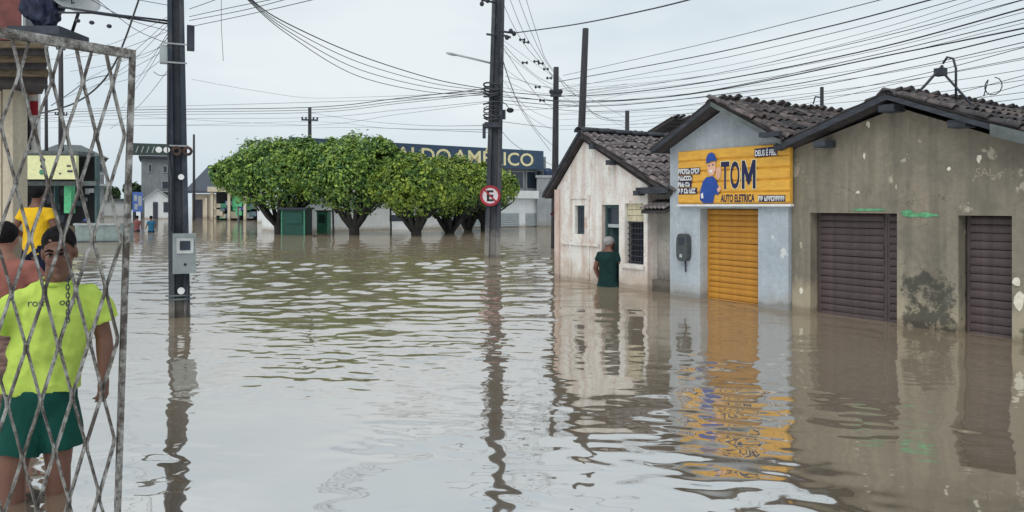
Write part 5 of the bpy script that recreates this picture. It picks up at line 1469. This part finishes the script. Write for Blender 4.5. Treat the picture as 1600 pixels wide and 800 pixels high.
for (hx, kx_, ky, ax, ay) in ((-.115,-.165,-.055,-.172,.02),(.010,.016,-.015,.010,.03)):
    chain(bd, [V(hx,.01,.48),V((hx+kx_)/2,ky*.5,.30),V(kx_,ky,.13)], [.085,.075,.054])
    chain(bd, [V(kx_,ky,.13),V((kx_+ax)/2,(ky+ay)/2+.012,-.02),V(ax,ay,-.26),V(ax,ay,-.33)], [.053,.055,.038,.038])
    bd.tube([V(ax,ay+.05,-.365),V(ax,ay-.04,-.36),V(ax-.01,ay-.15,-.375),V(ax-.01,ay-.19,-.38)], [.032,.042,.042,.02], 12, True, .75, (1,0,0))
body = remesh(bd, .0065, 3, 'body', M_skin, man)
face_bits(man, Mh)
hair_cap(man, Mh, M_hair, 1.0, 3)
sh_ = MB()
chain(sh_, [V(-.052,.01,.497),V(-.048,.01,.56),V(-.036,.01,.66),V(-.012,.005,.78),V(.002,.004,.86),V(.006,.008,.925),V(.010,.008,.975),V(.012,.006,1.012)],
      [.166,.158,.152,.160,.160,.135,.098,.070], .72, (1,0,0), 24, False)
sh_.tube([V(.04,.01,.950),V(.130,.010,.925),V(.180,.012,.875),V(.212,.014,.800)], [.062,.068,.068,.068], 16, True)
sh_.tube([V(-.03,.01,.950),V(-.130,.010,.925),V(-.195,.014,.865),V(-.240,.02,.80)], [.062,.068,.068,.068], 16, True)
shirt = remesh(sh_, .0065, 3, 'shirt', M_tankgreen, man, (.021, 8, 4.5), 2)
P = [V(.010+.066*math.cos(a_), .006+.058*math.sin(a_), 1.012+.014*math.sin(a_)) for a_ in [2*math.pi*k/28 for k in range(29)]]
MB().tube(P, .011, 8).build('collar', M_tankgreen, shirt)
so_ = MB()
chain(so_, [V(-.058,.01,.40),V(-.056,.01,.46),V(-.054,.01,.515)], [.150,.155,.150], .74, (1,0,0), 22, False)
so_.tube([V(-.105,.005,.46),V(-.130,-.015,.33),V(-.158,-.040,.215)], [.098,.104,.098], 18, True)
so_.tube([V(.000,.008,.46),V(.014,.0,.33),V(.024,-.008,.215)], [.096,.100,.098], 18, True)
remesh(so_, .007, 3, 'shorts', M_short, man, (.012, 10, 3), 5)
# faint print across the chest, laid on the cloth
bpy.context.view_layer.update()
bvh = BVHTree.FromPolygons([v.co[:] for v in shirt.data.vertices], [p.vertices[:] for p in shirt.data.polygons])
def chest_text(txt, x0, x1, z0, z1):
    me = text_mesh(txt, 1.0, 0, 0.0)
    bm = bmesh.new(); bm.from_mesh(me)
    bmesh.ops.triangulate(bm, faces=bm.faces[:])
    bmesh.ops.subdivide_edges(bm, edges=[e for e in bm.edges if e.calc_length() > .12], cuts=2)
    bm.to_mesh(me); bm.free()
    xs = [v.co.x for v in me.vertices]; ax_, bx_ = min(xs), max(xs)
    for v in me.vertices:
        x = x0 + (v.co.x-ax_)/(bx_-ax_)*(x1-x0); z = z0 + v.co.y/.73*(z1-z0)
        h = bvh.ray_cast(Vector((x, -1, z+O)), Vector((0,1,0)))
        v.co = (x, (h[0].y if h[0] else -.12) - .0025, z+O)
    me.materials.clear(); me.materials.append(M_iron)
    obj('chest_print', me, man)
chest_text('rom', -.105, -.030, .905, .940); chest_text('oce', .020, .085, .905, .940)

# ---- generic standing figure for the others (feet at z = 0, faces -y, 1.65 m at scale 1)
def std_person(label, loc, rz, skin, hair, top, bottom, arms, s=1.0, voxel=.012, dress=None, long_hair=False, cap=None, grp=None, hem=.52, turn=0, faced=True):
    t = thing('person', label, 'person', loc, rz, grp)
    t.scale = (s, s, s)
    b = MB()
    chain(b, [(0,.01,.84),(0,.01,.95),(0,.01,1.08),(0,.005,1.22),(0,.005,1.32),(0,.012,1.385)], [.135,.135,.120,.140,.148,.09], .68, (1,0,0), 18)
    chain(b, [(0,.014,1.36),(0,.004,1.44),(0,-.01,1.50)], [.06,.052,.052])
    M = Matrix.Translation((0,-.02,1.545)) @ Matrix.Rotation(turn, 4, 'Z') @ Matrix.Rotation(rad(6), 4, 'X')
    head(b, M, .92)
    sl_ = MB()
    for q, (el, wr) in zip((-1, 1), arms):
        sh0 = Vector((.155*q,.01,1.345)); el = Vector(el); wr = Vector(wr)
        chain(b, [(.09*q,.01,1.36), sh0, sh0.lerp(el,.5), el], [.05,.052,.045,.036]); chain(b, [el, el.lerp(wr,.45), wr], [.036,.038,.025])
        hand(b, wr, (wr-el), (0,.5,.3), .95, .5, q)
        sl_.tube([(.06*q,.01,1.355), sh0, sh0.lerp(el,.45)], [.058,.064,.062], 14)
    for q in (-1, 1):
        chain(b, [(.075*q,.01,.86),(.085*q,-.005,.66),(.085*q,-.02,.47)], [.082,.072,.052])
        chain(b, [(.085*q,-.02,.47),(.085*q,.015,.34),(.085*q,.02,.09)], [.051,.053,.036])
        b.tube([(.085*q,.07,.035),(.085*q,-.02,.04),(.09*q,-.13,.025),(.09*q,-.17,.02)], [.03,.04,.04,.02], 10, True, .75, (1,0,0))
    remesh(b, voxel, 2, 'body', skin, t)
    if faced: face_bits(t, M, .92, hair)
    hair_cap(t, M, hair, .92, 5, bulk=1.05)
    if long_hair: MB().ell(M @ Vector((0,.085,-.01)), (.055,.04,.06), 14, 9).build('hair_bun', hair, t)
    c = MB(); zt0 = .84 if not dress else .70
    chain(c, [(0,.01,.80),(0,.01,.95),(0,.01,1.08),(0,.005,1.22),(0,.005,1.31),(0,.010,1.37),(0,.012,1.41)], [.160,.158,.150,.162,.166,.130,.075], .72, (1,0,0), 20, False)
    c.v += []; n0 = len(c.v); c.add(sl_.v, sl_.f, True)
    remesh(c, voxel*.8, 2, 'top', top, t, (.007, 9, 5), 3)
    d = MB()
    if dress:
        chain(d, [(0,.01,hem),(0,.01,.66),(0,.01,.84),(0,.01,.93)], [.25,.22,.175,.155], .80, (1,0,0), 22, False)
        remesh(d, voxel*.8, 2, 'skirt', bottom, t, (.012, 12, 2), 4)
    else:
        chain(d, [(0,.01,.78),(0,.01,.93)], [.155,.155], .76, (1,0,0), 20, False)
        for q in (-1, 1): d.tube([(.07*q,.01,.85),(.088*q,-.005,.68),(.092*q,-.015,hem)], [.095,.10,.095], 16)
        remesh(d, voxel*.8, 2, 'shorts', bottom, t, (.006, 9, 4), 4)
    if cap:
        o = hair_cap(t, M, cap, .98, 6, bulk=1.06, name='cap')
        MB().ell(M @ Vector((0,-.10,.045)), (.06,.055,.008), 14, 8).build('cap_brim', cap, t)
    return t

# person in salmon top, seen from behind, sack on the shoulder
p = R(7, HZ, 5.0)
sp_ = std_person('person in salmon top and patterned skirt seen from behind at left edge', (p.x, p.y, -.40), face_cam(p) + math.pi*.9, M_skin2, M_hair, M_salmon, M_plaid,
           [((-.27,.0,1.12),(-.22,-.14,.98)), ((.27,.0,1.12),(.22,-.16,.95))], 1.0, .011, dress=True, hem=.35)
MB().tube([Vector((.175*math.cos(a_), .01+.135*math.sin(a_), 1.06+.02*math.sin(a_))) for a_ in [2*math.pi*k/24 for k in range(25)]], .06, 10).build('navy_sash', M_navycloth, sp_)
p = R(57, HZ, 9.4)
kind(MB().box(p.x-.7, p.x+.5, p.y-.4, p.y+.5, GZ+.004, -.05).build('shop_step', M_cream), 'structure')
std_person('person in bright yellow shirt standing by the shop behind the gate', (p.x, p.y, -.05), face_cam(p)+2.6, M_skin, M_hair, M_yellowcloth, M_navycloth,
           [((-.26,.03,1.12),(-.20,-.16,1.02)), ((.26,.03,1.12),(.20,-.18,1.0))], 1.0, .016)
# person at the white house door
dloc = A + Dv*1.53 - bk*.03
lady = std_person('grey-haired person in dark green dress at the white house door', (dloc.x, dloc.y, GZ), ROW + math.pi*1.05, M_skin, M_greyhair, M_dress, M_dress,
           [((-.24,-.06,1.12),(-.18,-.24,1.08)), ((.24,.02,1.10),(.24,-.08,.90))], .99, .013, dress=True, hem=.42)
lady.scale = (1.18, 1.1, .99)
# two waders far down the street
for (px_, py_, top_, lab, sk_, hd) in ((214, 362, M_redcloth, 'bare-armed wader in dull red top far down the street, left of pair', M_skin, -.6), (236, 363, M_bluecloth, 'wader in blue shirt far down the street, right of pair', M_skin, .5)):
    Y_ = Yw(py_); p = R(px_, HZ, Y_)
    std_person(lab, (p.x, p.y, GZ), face_cam(p)+hd+math.pi, sk_, M_hair, top_, M_navycloth, [((-.25,.0,1.12),(-.22,-.12,.98)), ((.25,.0,1.12),(.22,-.14,1.0))], 1.0, .03, faced=False)
# boat and the person pushing it
p = R(163, 377, Yw(377)); by = p.y
bt = thing('flat_boat', 'grey-green flat-bottomed boat drifting behind the gate', 'boat', (p.x, p.y, -.14), rad(4))
k = by/F; hl = 36*k
def sec_(x, w_, z0, z1): return [(x,-w_*.8,z0),(x,w_*.8,z0),(x,w_,z1),(x,-w_,z1)]
S = [sec_(-hl,.42,.18,.86), sec_(-hl*.7,.55,.02,.84), sec_(0,.60,0,.80), sec_(hl*.8,.58,.02,.82), sec_(hl,.52,.12,.84)]
t = MB(); vs = []
for q in S: vs += q
for q in S: vs += [(a_[0]*.985, a_[1]*.9, max(a_[2], .12) if a_[2] < .5 else a_[2]) for a_ in q]
fs = []; n = len(S)*4
for i in range(len(S)-1):
    b0 = i*4
    fs += [(b0,b0+4,b0+5,b0+1),(b0+1,b0+5,b0+6,b0+2),(b0+3,b0+7,b0+4,b0), (n+b0+1,n+b0+5,n+b0+4,n+b0),(n+b0+2,n+b0+6,n+b0+5,n+b0+1),(n+b0,n+b0+4,n+b0+7,n+b0+3),
           (b0+2,b0+6,n+b0+6,n+b0+2),(b0+7,b0+3,n+b0+3,n+b0+7)]
e0 = (len(S)-1)*4
fs += [(0,1,2,3),(e0+3,e0+2,e0+1,e0),(n+3,n+2,n+1,n),(n+e0,n+e0+1,n+e0+2,n+e0+3),(3,2,n+2,n+3),(e0+2,e0+3,n+e0+3,n+e0+2)]
t.add(vs, fs); t.build('hull', M_boat, bt)
MB().box(-hl*.95, hl*.97, -.645, -.60, .78, .85).build('gunwale', M_louver, bt)
for q in (-.4, .35): MB().box(hl*q-.12, hl*q+.12, -.5, .5, .55, .60).build('thwart', M_board2, bt)
MB().box(-hl*.98, hl*.95, -.56, -.50, .10, .17).build('rubbing_strip', M_iron, bt)
p = R(134, HZ, by+.1)
std_person('person in white shirt and blue cap holding the grey boat', (p.x, p.y, GZ), face_cam(p)-.9, M_skin, M_hair, M_whitecloth, M_navycloth, [((-.24,-.08,1.12),(-.16,-.32,1.05)), ((.24,-.08,1.12),(.16,-.32,1.05))], 1.0, .03, cap=M_blue_p, faced=False)
